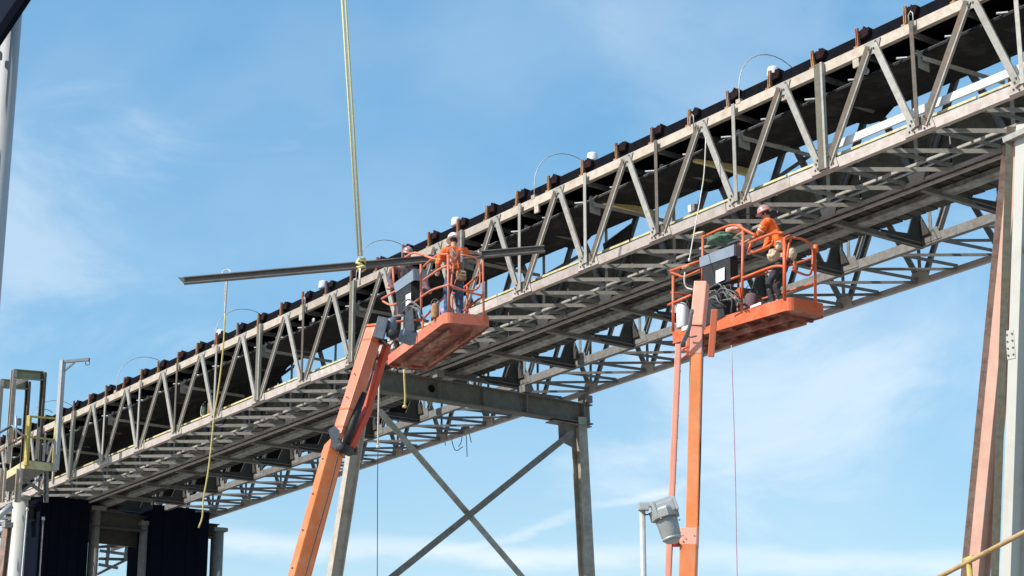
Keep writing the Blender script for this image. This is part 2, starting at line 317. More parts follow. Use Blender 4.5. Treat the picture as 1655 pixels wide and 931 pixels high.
def lathe(name, base, axis, prof, m, parent=None, n=14, label=None, flat=False):   # prof: (radius, distance along axis)
    axis = axis.normalized(); u = axis.orthogonal().normalized(); v = axis.cross(u); bm = bmesh.new(); rings = []
    for r, z in prof: rings.append([bm.verts.new(base+axis*z+(u*math.cos(2*math.pi*k/n)+v*math.sin(2*math.pi*k/n))*max(r, 1e-4)) for k in range(n)])
    for a, b in zip(rings, rings[1:]):
        for k in range(n): bm.faces.new((a[k], a[(k+1) % n], b[(k+1) % n], b[k]))
    bm.faces.new(rings[0]); bm.faces.new(rings[-1][::-1])
    return finish(name, bm, m, parent, not flat, label)
# ------------------------------------------------------------ ground
bm = bmesh.new(); bmesh.ops.create_grid(bm, x_segments=8, y_segments=8, size=2500)
tag(finish('ground', bm, 'ground'), kind='structure')
# ------------------------------------------------------------ the conveyor gallery
I0, I1 = -2, 19
S0, S1 = -2.1*PN, 20.5*PN
gal = thing('conveyor_gallery', Vector((B(20, 3.6, 0).x, B(20, 3.6, 0).y, B(20, 3.6, 0).z)), 'long weathered steel truss gallery sloping across the sky and carrying the black belt', 'conveyor gallery')
H = 2.0
def chord(nm, w, v, h, d, m, face=-W, kind='chan', flip=False):
    s = S0
    while s < S1-0.1:                                   # rolled lengths butted end to end
        e = min(s+4*PN, S1)
        a, b = (B(s+0.004, w, v), B(e-0.004, w, v))
        member(nm, a, b, kind, h, d, m, gal, face); s = e
chord('top_chord', 0.0, H, 0.20, 0.12, 'chord_tan', face=W)
chord('bottom_chord', 0.0, 0.0, 0.20, 0.12, 'chord_pink', face=W)
chord('bottom_chord', 2.12, 0.03, 0.065, 0.07, 'chord_pink', kind='box')
chord('bottom_chord', 2.16, -0.085, 0.045, 0.06, 'chord_pink', kind='box')
chord('floor_runner', 1.35, 0.03, 0.05, 0.05, 'steel_paint', kind='angle')
chord('top_chord', 2.15, H, 0.18, 0.12, 'steel_dark', face=W)
chord('bottom_chord', 5.05, 0.0, 0.20, 0.14, 'steel_dark', face=W)
chord('top_chord', 5.05, H, 0.18, 0.12, 'steel_dark', face=W)
chord('bottom_chord', 7.2, 0.0, 0.13, 0.12, 'chord_pink', kind='angle')
chord('top_chord', 7.2, H, 0.18, 0.12, 'steel_dark', face=W)
chord('stringer', 2.95, -0.02, 0.34, 0.10, 'stringer_grey', face=-U, kind='box')
def lipped(nm, p0, p1, h, d, m, lip):                 # rusty web darkened for shade, with one paler lip as its lit lower edge
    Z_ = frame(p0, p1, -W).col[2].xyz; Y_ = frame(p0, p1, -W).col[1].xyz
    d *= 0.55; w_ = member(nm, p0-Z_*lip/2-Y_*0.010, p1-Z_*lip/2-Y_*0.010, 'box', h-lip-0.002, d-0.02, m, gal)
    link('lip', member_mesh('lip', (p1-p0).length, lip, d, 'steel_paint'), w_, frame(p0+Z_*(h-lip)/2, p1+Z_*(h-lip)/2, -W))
def member_mesh(nm, Ln, h, d, m):
    key = (nm, round(Ln, 2), h, d, m)
    if key not in MC:
        bm = bmesh.new(); bx(bm, Matrix.Translation((Ln/2, 0, 0)), Ln, d, h); me = bpy.data.meshes.new(nm); bm.to_mesh(me); bm.free(); me.materials.append(MATS[m]); MC[key] = me
    return MC[key]
HEAVY = {1, 6, 8, 10, 15}
for n in range(I0, I1+1):
    # front truss
    wf = -0.085
    bn = n+0.5
    a = BI(bn-0.045, wf, 0.03); t_ = BI(n-0.04, wf, H-0.01)
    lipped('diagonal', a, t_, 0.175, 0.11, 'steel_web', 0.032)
    a = BI(bn+0.05, wf-0.01, 0.03); t_ = BI(n+1-0.10, wf-0.01, H-0.01)
    member('diagonal', a, t_, 'box', 0.135, 0.05, 'steel_paint', gal)
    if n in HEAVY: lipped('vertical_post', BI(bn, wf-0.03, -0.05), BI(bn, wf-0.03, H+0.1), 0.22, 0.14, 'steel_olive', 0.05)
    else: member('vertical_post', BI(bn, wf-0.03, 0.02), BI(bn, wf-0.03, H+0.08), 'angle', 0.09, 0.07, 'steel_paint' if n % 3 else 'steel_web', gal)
    # node plates
    plate('gusset', [BI(bn-0.15, -0.075, -0.08), BI(bn+0.15, -0.075, -0.08), BI(bn+0.11, -0.075, 0.22), BI(bn-0.11, -0.075, 0.22)], W, 0.016, 'chord_pink', gal)
    plate('gusset', [BI(n-0.16, -0.075, H+0.08), BI(n+0.02, -0.075, H+0.08), BI(n-0.02, -0.075, H-0.18), BI(n-0.12, -0.075, H-0.18)], W, 0.016, 'steel_paint', gal)
    if n < 9:                                          # bolt heads of the near node plates
        bm = bmesh.new()
        for (di, w_, v_) in [(bn-0.08, -0.13, 0.10), (bn-0.06, -0.13, 0.17), (bn+0.075, -0.13, 0.10), (bn+0.06, -0.13, 0.17), (bn-0.10, -0.09, 0.0), (bn-0.05, -0.09, -0.04), (bn+0.05, -0.09, -0.04), (bn+0.10, -0.09, 0.0), (n-0.05, -0.13, H-0.08), (n-0.06, -0.13, H-0.15), (n-0.10, -0.13, H-0.10), (n-0.11, -0.09, H+0.04)]:
            c_ = BI(di, w_, v_); Mx = Matrix(((D.x, W.x, 0, c_.x), (D.y, W.y, 0, c_.y), (D.z, W.z, 1, c_.z), (0, 0, 0, 1))); bx(bm, Mx, 0.028, 0.03, 0.028)
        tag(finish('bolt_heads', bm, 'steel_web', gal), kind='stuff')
    # middle truss
    member('diagonal', BI(n+0.33, 2.15, 0.05), BI(n+0.74, 2.15, H), 'box', 0.14, 0.06, 'steel_blue', gal)
    member('diagonal', BI(n+1.27, 2.16, 0.05), BI(n+0.82, 2.16, H), 'chan', 0.14, 0.07, 'steel_blue', gal)
    member('vertical_post', BI(n+0.30, 2.12, 0.05), BI(n+0.30, 2.12, H), 'angle', 0.09, 0.07, 'steel_paint', gal)
    plate('gusset', [BI(n+0.23, 2.06, 0.0), BI(n+0.37, 2.06, 0.0), BI(n+0.40, 2.06, 0.20), BI(n+0.20, 2.06, 0.20)], W, 0.016, 'chord_pink', gal)
    # back box trusses
    for w_, o_ in ((5.05, 0.2), (7.2, 0.1)):
        member('diagonal', BI(n+o_+0.03, w_, 0.05), BI(n+o_+0.46, w_, H), 'box', 0.13, 0.06, 'steel_dark', gal)
        member('diagonal', BI(n+o_+0.97, w_+0.01, 0.05), BI(n+o_+0.54, w_+0.01, H), 'chan', 0.13, 0.07, 'steel_dark', gal)
        member('vertical_post', BI(n+o_, w_-0.02, 0.05), BI(n+o_, w_-0.02, H), 'angle', 0.09, 0.07, 'steel_dark', gal)
        plate('gusset', [BI(n+o_-0.13, w_-0.075, -0.06), BI(n+o_+0.13, w_-0.075, -0.06), BI(n+o_+0.09, w_-0.075, 0.22), BI(n+o_-0.09, w_-0.075, 0.22)], W, 0.016, 'chord_tan' if w_ > 6 else 'steel_dark', gal)
    # sway brace between front post and middle truss, floor beam with its flared bracket
    if n % 2 == 0:
        member('sway_brace', BI(bn-0.02, 0.05, 1.38), BI(bn-0.15, 2.05, 1.28), 'angle', 0.08, 0.07, 'steel_paint', gal)
        plate('gusset', [BI(bn, 0.0, 1.20), BI(bn, 0.30, 1.18), BI(bn, 0.30, 1.38), BI(bn, 0.0, 1.55)], D, 0.016, 'steel_paint', gal)
    fb = n+0.30
    member('floor_beam', BI(fb, 2.2, -0.10), BI(fb, 5.0, -0.10), 'ih', 0.11, 0.10, 'steel_dark', gal, face=D)
    plate('knee_bracket', [BI(fb, 3.6, 0.02), BI(fb, 4.05, -0.16), BI(fb, 4.98, -0.16), BI(fb, 4.98, 0.75), BI(fb, 4.70, 0.52), BI(fb, 4.52, 0.10)], D, 0.03, 'deck_dark', gal)
    plate('knee_bracket', [BI(fb-0.12, 4.93, 0.10), BI(fb+0.12, 4.93, 0.10), BI(fb+0.05, 4.93, 0.42), BI(fb-0.05, 4.93, 0.42)], W, 0.03, 'deck_dark', gal)
for k in range(2*I0, 2*I1+2):                         # lacing in the bottom planes
    i = 0.5*k
    rj = random.uniform(-0.02, 0.02)
    member('lacing_bar', BI(i, 0.08, -0.02), BI(i-0.56+rj, 2.06, -0.02), 'angle', 0.085, 0.06, 'steel_paint', gal)
    member('cross_strut', BI(i+0.03, 0.08, 0.06), BI(i-0.07, 2.06, 0.06), 'angle', 0.08, 0.06, 'steel_lace', gal)
    member('lacing_bar', BI(i+0.2, 5.12, -0.02), BI(i-0.38+rj, 7.12, -0.02), 'angle', 0.065, 0.06, 'steel_dark', gal)
    member('cross_strut', BI(i+0.23, 5.12, 0.05), BI(i+0.13, 7.12, 0.05), 'angle', 0.075, 0.06, 'steel_dark', gal)
    boxpart('bracket_tab', BI(i+0.22+random.uniform(-0.01, 0.01), 0.14, H-0.395), (D*0.75-W*0.66).normalized(), (D*0.66+W*0.75).normalized(), U, 0.20, 0.05, 0.022, 'lamp_white', gal)
    # upper bearers under the belt
    member('cross_bearer', BI(i+0.05, 0.07, H-0.09), BI(i+0.05, 2.05, H-0.09), 'chan', 0.10, 0.06, 'steel_dark', gal, face=D)
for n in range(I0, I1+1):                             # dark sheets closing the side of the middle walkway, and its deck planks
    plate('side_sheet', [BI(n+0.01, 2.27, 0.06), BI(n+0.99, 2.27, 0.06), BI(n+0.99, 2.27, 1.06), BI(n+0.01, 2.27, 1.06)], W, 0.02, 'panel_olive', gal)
k = 0; s = S0
while s < S1:                                          # ribbed deck
    wid = 0.30; j = random.uniform(-0.03, 0.03)
    member('deck_plank', B(s+wid/2, 2.24, 0.075+j*0.4), B(s+wid/2, 3.74+j, 0.075+j*0.4), 'box', wid-0.03, 0.05, 'deck_dark', gal, face=U)
    s += wid; k += 1
for s_ in (0.0, 2.7, 5.4): pass
# pale yellow cross beams below the belt, toe rail, white rail
for (x0, y0, x1, y1) in ((963, 321, 1060, 347), (1122, 256, 1212, 280)):
    member('cross_bearer', onw(x0, y0, 0.35), onw(x1, y1, 1.95), 'box', 0.15, 0.10, 'yellow_bright', gal, face=D, label='pale yellow cross bearer under the belt pan')
for n in range(I0, 18, 2):
    member('toe_rail', BI(n+0.01, 0.14, 0.245), BI(n+1.99, 0.14, 0.245), 'angle', 0.045, 0.05, 'yellow_pale', gal)
    member('toe_rail', BI(n+0.01, 0.18, 0.18), BI(n+1.99, 0.18, 0.18), 'box', 0.07, 0.03, 'panel_olive', gal)
a, b = onw(1362.7, 230.4, 0.13), onw(1636.6, 116.0, 0.13); a, b = a-(b-a)*0.12, b+(b-a)*0.6
member('side_rail', a, b, 'box', 0.15, 0.06, 'white_paint', gal, label='fresh white painted rail inside the near end of the gallery')
for (x0, y0, x1, y1) in ((1226, 309, 1320, 245), (861, 458, 951, 406), (440, 618, 476, 592), (700, 530, 735, 512)):
    member('walkway_brace', onw(x0, y0, 2.2), onw(x1, y1, 2.2), 'angle', 0.09, 0.06, 'steel_blue', gal)
for n in range(I0, I1):                               # odd cables, clips and rollers under the belt
    a_ = BI(n+random.uniform(0.1, 0.4), random.uniform(0.3, 1.2), H-0.17); b_ = BI(n+random.uniform(0.6, 0.95), random.uniform(0.3, 1.4), H-random.uniform(0.15, 0.3))
    tube('loose_cable', [a_, a_.lerp(b_, 0.5)-U*random.uniform(0.06, 0.16), b_], 0.012, random.choice(['galv', 'hose', 'wire_dark']), gal, n=5, curve=3)
    lathe('return_roller', BI(n+0.62, 0.25, H-0.33), W, [(0.02, 0), (0.055, 0.01), (0.055, 1.5), (0.02, 1.51)], 'steel_dark', gal, n=8)
    tube('conduit', [BI(n+0.005, 1.75, 0.10), BI(n+0.995, 1.75, 0.10)], 0.022, 'galv', gal, n=6)
for i in (2.3, 4.1, 6.6, 8.2, 11.4):
    tube('loose_cable', [BI(i, 0.2, 0.05), BI(i+0.12, 0.3, -0.12), BI(i+0.3, 0.2, -0.16), BI(i+0.42, 0.15, 0.0)], 0.010, 'wire_dark', gal, n=5, curve=4)
# end post on the far span joint
member('vertical_post', BI(16.05, -0.09, 0), BI(16.05, -0.09, 2.0), 'box', 0.10, 0.06, 'steel_paint', gal)
for (x0, y0, x1, y1) in ((158, 928, 230, 892), (160, 890, 205, 896), (160, 903, 200, 904), (158, 912, 190, 918), (176, 880, 172, 915), (205, 884, 202, 905), (160, 884, 228, 880)):
    member('far_truss_bar', ons(x0, y0, 47.0), ons(x1, y1, 47.0), 'angle', 0.12, 0.10, 'steel_dark', gal)
# hook loops over the top chord
for i in (0.5, 9.5, 3.02):
    pts = [BI(i-0.02, -0.13, H-0.05), BI(i-0.02, -0.13, H+0.22), BI(i, -0.13, H+0.28), BI(i+0.025, -0.13, H+0.22), BI(i+0.025, -0.13, H+0.02)]
    tube('hook', pts, 0.012, 'galv', gal, n=6)
# small hangers below the top chord
for i in (1.12, 2.93-1.0, 5.28, 9.62):
    boxpart('hanger_plate', BI(i, -0.03, H-0.19), D, W, U, 0.15, 0.05, 0.17, 'chord_tan', gal)
lathe('pulley', BI(1.06, 0.05, H-0.38), W, [(0.05, 0), (0.07, 0.005), (0.07, 0.035), (0.05, 0.04)], 'galv', gal)
lathe('pulley', BI(9.42, 0.05, H-0.38), W, [(0.04, 0), (0.06, 0.005), (0.06, 0.035), (0.04, 0.04)], 'galv', gal)
# ------------------------------------------------------------ belt conveyors on top
def conveyor(w0, w1, label, front):
    t = thing('belt_conveyor', B(20, (w0+w1)/2, H+0.1), label, 'conveyor')
    # belt: troughed black strip
    bm = bmesh.new(); rings = []
    prof_ = [(w0, 0.30), (w0+0.05, 0.33), (w0+0.45, 0.14), (w1-0.45, 0.14), (w1-0.05, 0.33), (w1, 0.30), (w1-0.42, 0.09), (w0+0.42, 0.09)]
    s = S0; ns = int((S1-S0)/0.6)
    for j in range(ns+1):
        ss = S0+(S1-S0)*j/ns; dz = 0.02*math.sin(j*1.9)+random.uniform(-0.006, 0.006)
        rings.append([bm.verts.new(B(ss, w, H+v+dz)) for w, v in prof_])
    for A_, B_ in zip(rings, rings[1:]):
        for q in range(8): bm.faces.new((A_[q], A_[(q+1) % 8], B_[(q+1) % 8], B_[q]))
    bm.faces.new(rings[0]); bm.faces.new(rings[-1][::-1])
    finish('belt', bm, 'rubber', t)
    # skirt board along the near side of the belt, in lengths
    s = S0
    while s < S1:
        e = s+2*PN
        plate('skirt_board', [B(s, w0-0.02, H+0.11), B(e-0.01, w0-0.02, H+0.11), B(e-0.01, w0-0.03, H+0.41), B(s, w0-0.03, H+0.41)], W, 0.03, 'rubber', t)
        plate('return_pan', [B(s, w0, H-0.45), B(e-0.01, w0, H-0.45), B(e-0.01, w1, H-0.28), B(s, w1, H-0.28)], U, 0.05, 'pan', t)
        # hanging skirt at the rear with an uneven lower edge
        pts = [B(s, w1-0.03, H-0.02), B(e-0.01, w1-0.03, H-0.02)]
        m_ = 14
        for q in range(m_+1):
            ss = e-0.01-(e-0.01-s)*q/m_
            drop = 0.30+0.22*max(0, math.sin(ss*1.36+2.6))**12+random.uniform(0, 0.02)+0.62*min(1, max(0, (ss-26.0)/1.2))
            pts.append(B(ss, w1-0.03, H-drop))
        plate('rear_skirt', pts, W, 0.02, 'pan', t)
        s = e
    tube('conduit', [B(S0, w0+0.03, H-0.42), B(S1, w0+0.03, H-0.42)], 0.014, 'galv', t, n=6)
    return t
con = conveyor(0.15, 2.0, 'black trough belt on rusty idlers running along the near top of the gallery', True)
con2 = conveyor(5.2, 7.05, 'second belt on the far side of the gallery hidden behind the first', False)
del con2['label']; con2['label'] = 'far black belt and pan seen from below behind the near gallery truss'
for k in range(2*I0+1, 2*I1):
    i = 0.11+0.5*k+random.uniform(-0.012, 0.012)
    m_ = 'rust_post'
    m_ = random.choice(['rust_post', 'rust_post', 'rust_orange', 'rust_shade_brown'])
    br = member('idler_bracket', BI(i, 0.0, H+0.10), BI(i+random.uniform(-0.012, 0.012), random.uniform(-0.02, 0.02), H+0.495+random.uniform(-0.02, 0.02)), 'chan', 0.062, 0.05, m_, con, t=0.02)
    # block of bearings and roller ends beside the bracket
    bm = bmesh.new()
    prof_ = [(0.0, 0.30), (0.0, 0.44), (-0.05, 0.475), (-0.10, 0.455), (-0.14, 0.515), (-0.18, 0.46), (-0.23, 0.48), (-0.27, 0.42), (-0.22, 0.30)]
    prof_ = [(x+random.uniform(-0.022, 0.022), z+random.uniform(-0.022, 0.022)) for x, z in prof_]
    A_ = [bm.verts.new(B(i*PN+x, 0.03, H+z)) for x, z in prof_]; B_ = [bm.verts.new(B(i*PN+x, 0.30, H+z-0.03)) for x, z in prof_]
    bm.faces.new(A_); bm.faces.new(B_[::-1])
    for q in range(9): bm.faces.new((A_[q], A_[(q+1) % 9], B_[(q+1) % 9], B_[q]))
    finish('idler_bearing', bm, 'rust_dark', con)
    member('idler_foot', BI(i-0.02, -0.01, H+0.12), BI(i+0.025, -0.01, H+0.12), 'box', 0.035, 0.10, 'rust_post', con)
    lathe('idler_roller', BI(i, 0.3, H+0.07), W, [(0.02, 0), (0.06, 0.01), (0.06, 1.4), (0.02, 1.41)], 'rust_dark', con, n=8)
# hoops over the belt
for s in (-0.9, 5.7, 12.3, 19.6, 26.9, 33.0, 39.5):
    pts = [B(s, -0.03, H+0.1), B(s, -0.02, H+0.35)]
    for q in range(0, 15):
        a_ = math.pi*(1-q/14); pts.append(B(s, 1.05+1.07*math.cos(a_), H+0.45+0.95*math.sin(a_)))
    pts.append(B(s, 2.12, H+0.1))
    tube('belt_hoop', pts, 0.011, 'galv_wire', con, n=6)
    boxpart('hoop_foot', B(s, -0.03, H+0.13), D, W, U, 0.12, 0.08, 0.09, 'chord_tan', con)
# walkway lamps
LAMPTXT = ['above the belt at the upper right, inside the wire hoop', 'above the belt beside the second wire hoop from the right', 'directly above the worker with the tool belt', 'above the belt under the suspended steel beam', 'lowest on the slope, beside the hanging tag line']
SL = [6.16, 12.0, 17.33, 23.57, 29.28]
for q, s in enumerate(SL):
    base = B(s, 1.5, H+0.15)
    t = thing('walkway_lamp', base, 'white jar shaped walkway lamp ' + LAMPTXT[q], 'lamp', 'white lamps along the belt')
    tube('lamp_stem', [base, base+U*0.86], 0.03, 'galv', t, n=8)
    lathe('lamp_neck', base+U*0.82, U, [(0.07, 0), (0.085, 0.03), (0.085, 0.22), (0.075, 0.25)], 'lamp_white', t)
    lathe('lamp_cap', base+U*1.06, U-W*0.12-D*0.05, [(0.09, 0), (0.14, 0.005), (0.138, 0.07), (0.118, 0.19), (0.10, 0.225), (0.05, 0.24), (0.01, 0.242)], 'lamp_white', t)
# ------------------------------------------------------------ middle support bent
def hcol(name, p0, p1, h, d, m, parent, face, t=0.02, label=None):
    return member(name, p0, p1, 'iw', h, d, m, parent, face, t, label)
SB = 19.0
bent = thing('support_bent', Vector((B(SB, 3.6, 0).x, B(SB, 3.6, 0).y, 0)), 'steel trestle bent with deep cap beam and big cross brace under the gallery', 'support')
c0, c1 = B(SB, -0.25, -0.62), B(SB, 7.35, -0.62)
member('cap_beam', c0, c1, 'ih', 0.56, 0.30, 'cap_dark', bent, face=-D.copy(), t=0.03)
for w_ in (2.15, 3.6, 5.05, 7.05): plate('stiffener', [B(SB, w_, -0.90), B(SB, w_, -0.34), B(SB-0.14, w_, -0.34), B(SB-0.14, w_, -0.90)], W, 0.02, 'steel_dark', bent)
for w_ in (0.0, 2.15, 5.05, 7.2):
    boxpart('bearing_pad', B(SB, w_, -0.20), D, W, U, 0.34, 0.24, 0.20, 'steel_dark', bent)
lt, lb = ons(935, 690, SB), ons(948, 931, SB)
def toground(a, b):
    d_ = (b-a); return a + d_*((a.z-0.02)/(-d_.z))
hcol('leg', lt+U*0.25, toground(lt, lb), 0.30, 0.34, 'col_grey', bent, -U.cross(W), 0.025)
boxpart('cap_plate', lt+U*0.02-W*0.35, W, D, U, 1.35, 0.36, 0.03, 'steel_dark', bent)
plate('gusset', [lt-W*0.15-U*0.02, lt-W*0.72-U*0.02, lt-W*0.70-U*0.45, lt-W*0.15-U*0.62], D, 0.02, 'steel_dark', bent)
lt2, lb2 = ons(577, 700, SB), ons(541, 931, SB)
top2 = lt2 + (lt2-lb2)*0.35
member('leg', top2, toground(lt2, lb2), 'iw', 0.20, 0.34, 'chord_tan', bent, Vector((-0.75, -0.66, 0)).normalized(), 0.025)
member('cross_brace', ons(612, 665, SB), ons(612, 665, SB)+(ons(840, 931, SB)-ons(612, 665, SB))*1.55, 'angle', 0.17, 0.13, 'col_grey', bent, face=-U.cross(W))
a, b = ons(918, 700, SB)+D*-0.16, ons(630, 931, SB)+D*-0.16
member('cross_brace', a, a+(b-a)*1.45, 'angle', 0.17, 0.13, 'steel_dark', bent, face=-U.cross(W))
lathe('port', B(SB-0.03, 1.95, -0.60), -U.cross(W), [(0.09, 0), (0.10, 0.02), (0.06, 0.025)], 'rubber', bent)
for p in (a, b): pass
# ------------------------------------------------------------ near tower at the right edge
tow = thing('support_tower', Vector((B(-1.2, 0.3, 0).x, B(-1.2, 0.3, 0).y, 0)), 'tall leaning steel legs, one white and one faded pink, at the right edge', 'support')
wp = 0.0
n_ = U.cross(D)
def ow(px, py, w): return onw(px, py, w)
a, b = ow(1661, 205, 0.35), ow(1637, 931, 0.35)
F1 = Vector((-0.75, -0.66, 0)).normalized()
member('leg', a, toground(a, b), 'iw', 0.19, 0.42, 'col_white', tow, F1, 0.03, 'pale white wide flange leg')
sh_ = Vector((-0.30, 0.02, 0)); member('leg_shade_strip', a+sh_, toground(a, b)+sh_, 'angle', 0.13, 0.10, 'steel_olive', tow, Vector((-0.1, -1, 0)))  # olive strip added for the shaded recess of the white leg
a, b = ow(1649, 235, 0.9), ow(1582, 931, 0.9)
member('leg', a, toground(a, b), 'iw', 0.22, 0.36, 'col_pink', tow, F1, 0.03, 'faded pink wide flange leg')
sh_ = Vector((-0.26, 0.02, 0)); member('leg_shade_strip', a+sh_, toground(a, b)+sh_, 'angle', 0.11, 0.10, 'rust_shade_brown', tow, Vector((-0.1, -1, 0)))  # dark brown strip added in place of the pink leg's shaded recess
member('cap_beam', B(-2.0, 0.05, -0.36), B(-2.0, 3.4, -0.36), 'ih', 0.26, 0.22, 'steel_paint', tow, face=-D, t=0.02)
member('cap_beam', ow(1625, 228, 0.1), ow(1660, 212, 0.1), 'box', 0.10, 0.16, 'steel_paint', tow)
a = ow(1647, 404, 0.2); member('tie_plate', a, a+W*0.5, 'box', 0.06, 0.3, 'steel_paint', tow, face=D)
for (x_, y_, w_, m_) in ((1645, 560, 0.35, 'col_white'),):
    c_ = ow(x_, y_, w_)+F1*(0.215 if w_ < 0.5 else 0.19)
    X_ = F1.cross(U); boxpart('splice_plate', c_, X_, F1, U, 0.16, 0.012, 0.5, m_, tow)
    for u_ in (-0.05, 0.05):
        for z_ in (-0.18, -0.06, 0.06, 0.18): lathe('bolt', c_+X_*u_+U*z_, F1, [(0.016, 0), (0.016, 0.025), (0.01, 0.03)], 'steel_dark', tow, n=6)
for q in range(7):
    for e in (-0.06, 0.06):
        p = ow(1634, 375+q*7, 0.5)+D*e
        lathe('bolt', p, -W, [(0.018, 0), (0.018, 0.03), (0.01, 0.035)], 'steel_dark', tow, n=6)
# ------------------------------------------------------------ transfer house at the lower left
SL2 = 39.5
def px_col(x0, x1, ytop, s, m, name, parent, r=None):
    c_ = ons((x0+x1)/2, ytop, s); r = (x1-x0)/2/FOC*((c_-CAM).dot(ray(827.5, 465.5).normalized()))
    return tube(name, [c_, Vector((c_.x, c_.y, 0.02))], r, m, parent, n=16)
tr = thing('column_row', Vector((B(SL2, 3.6, 0).x, B(SL2, 3.6, 0).y, 0)), 'row of round concrete columns with dark head beam under the gallery lower end', 'support')
for x0, x1, yt in ((146, 163, 826), (226, 244, 850), (341, 362, 860)):
    px_col(x0, x1, yt, SL2, 'concrete', 'column', tr)
    c_ = ons((x0+x1)/2, yt-3, SL2)
    boxpart('column_head', c_, D, W, U, 0.55, 0.55, 0.14, 'steel_dark', tr, 0.01)
member('head_beam', B(SL2, -0.2, -0.55), B(SL2, 7.4, -0.55), 'ih', 0.5, 0.34, 'deck_dark', tr, face=-D, t=0.03)
a_, b_ = ons(150, 850, SL2+0.6), ons(232, 850, SL2+0.6)
plate('shroud', [ons(140, 800, SL2+0.6), ons(260, 800, SL2+0.6), ons(260, 889, SL2+0.6), ons(140, 876, SL2+0.6)], D, 0.1, 'deck_dark', tr)
for (x0, x1, yt, lab) in ((66, 147, 800, 'tall navy clad shaft under the gallery beside the white pipe column'), (247, 339, 815, 'tall navy clad shaft between the two right hand concrete columns')):
    p0, p1 = ons(x0, yt, SL2-0.5), ons(x1, yt, SL2-0.5)
    t = thing('clad_shaft', Vector(((p0.x+p1.x)/2, (p0.y+p1.y)/2, 0)), lab, 'shaft', 'navy shafts under the gallery')
    n_pan = 5; X = (p1-p0); X.z = 0; wd = X.length; X.normalize(); Yv = U.cross(X); hgt = p0.z
    for q in range(n_pan):
        c_ = p0+X*(wd*(q+0.5)/n_pan); c_ = Vector((c_.x, c_.y, hgt/2))
        boxpart('cladding_panel', c_, X, Yv, U, wd/n_pan-0.015, 0.06+(q % 2)*0.02, hgt-0.02, 'navy', t)
    for side in (0.02, 0.98):
        c_ = p0+X*wd*side+Yv*0.9; c_ = Vector((c_.x, c_.y, hgt/2))
        boxpart('cladding_panel', c_, Yv, X, U, 1.7, 0.05, hgt-0.02, 'navy', t)
    c_ = p0+X*wd*0.5+Yv*1.78; c_ = Vector((c_.x, c_.y, hgt/2)); boxpart('cladding_panel', c_, X, Yv, U, wd*0.94, 0.05, hgt-0.02, 'navy', t)
# white pipe column, thin downpipes
c_ = ons(34, 790, 34.0)
t = thing('pipe_column', Vector((c_.x, c_.y, 0)), 'white round pipe column under the yellow access platform', 'column')
px_col(21, 46, 808, 34.0, 'col_white', 'pipe', t)
lathe('collar', ons(34, 808, 34.0), U, [(0.22, 0), (0.28, 0.02), (0.28, 0.1), (0.2, 0.14)], 'steel_paint', t)
t = thing('drain_pipe', Vector((ons(42, 931, 33.9).x, ons(42, 931, 33.9).y, 0)), 'thin pale drain pipe running down beside the white pipe column', 'pipe')
a, b = ons(44, 823, 33.5), ons(35, 931, 33.5); tube('pipe', [a, toground(a, b)], 0.022, 'galv', t, n=6)
lathe('pipe_clamp', a, U, [(0.04, -0.05), (0.045, -0.04), (0.045, 0.04), (0.04, 0.05)], 'galv', t, n=8)
t = thing('drain_pipe', Vector((ons(66, 931, 33.9).x, ons(66, 931, 33.9).y, 0)), 'thin grey drain pipe on the edge of the left navy shaft', 'pipe')
a, b = ons(70, 838, 33.7), ons(64, 931, 33.7); tube('pipe', [a, toground(a, b)], 0.028, 'steel_paint', t, n=6)
lathe('pipe_clamp', a, U, [(0.04, -0.05), (0.05, -0.04), (0.05, 0.04), (0.04, 0.05)], 'galv', t, n=8)
a, b = ons(12, 850, 33.0), ons(3, 931, 33.0)
t = thing('pipe_column', Vector((b.x, b.y, 0)), 'rust brown steel leg at the lower left corner beside the white pipe column', 'column')
hcol('leg', a, toground(a, b), 0.2, 0.2, 'rust_shade_brown', t, Vector((-0.5, -1, 0)), 0.03)
tube('pipe', [ons(-6, 838, 32.5), ons(18, 818, 32.5)], 0.10, 'galv', t, n=10)
boxpart('base_bracket', a+U*0.02, D, W, U, 0.26, 0.26, 0.16, 'concrete', t, 0.02)
# ------------------------------------------------------------ yellow access platform at the left
SP_ = 33.0
def pl(px, py, s=SP_): return ons(px, py, s)
base = pl(55, 760)
plat = thing('access_platform', Vector((base.x, base.y, base.z)), 'small yellow railed access platform with tall portal frames at the left end of the gallery', 'platform')
zf = pl(41, 757).z
def member_px(nm, pa, pb, kind, h, d, m, par, face=None, **k): return member(nm, pa, pb, kind, h, d, m, par, face if face is not None else -U.cross(W)*1.0, **k)
CF = Vector((-0.35, -1, 0)).normalized()
pA, pB = pl(41, 744), pl(92, 752)
Zp = pA.z
pB = Vector((pB.x, pB.y, Zp))
LP_ = onz(-30, 789, Zp)                                   # front edge runs towards lower left of picture
plate('fascia', [pA-U*0.24, pB-U*0.24, pB+U*0.0, pA+U*0.0], CF, 0.03, 'yellow_pale', plat)
plate('fascia', [LP_-U*0.2, pA-U*0.24, pA, LP_+U*0.04], Vector((-1, -0.3, 0)), 0.03, 'yellow_pale', plat)
plate('floor_grating', [LP_, pA, pB, pB+(LP_-pA)], U, 0.04, 'steel_dark', plat)
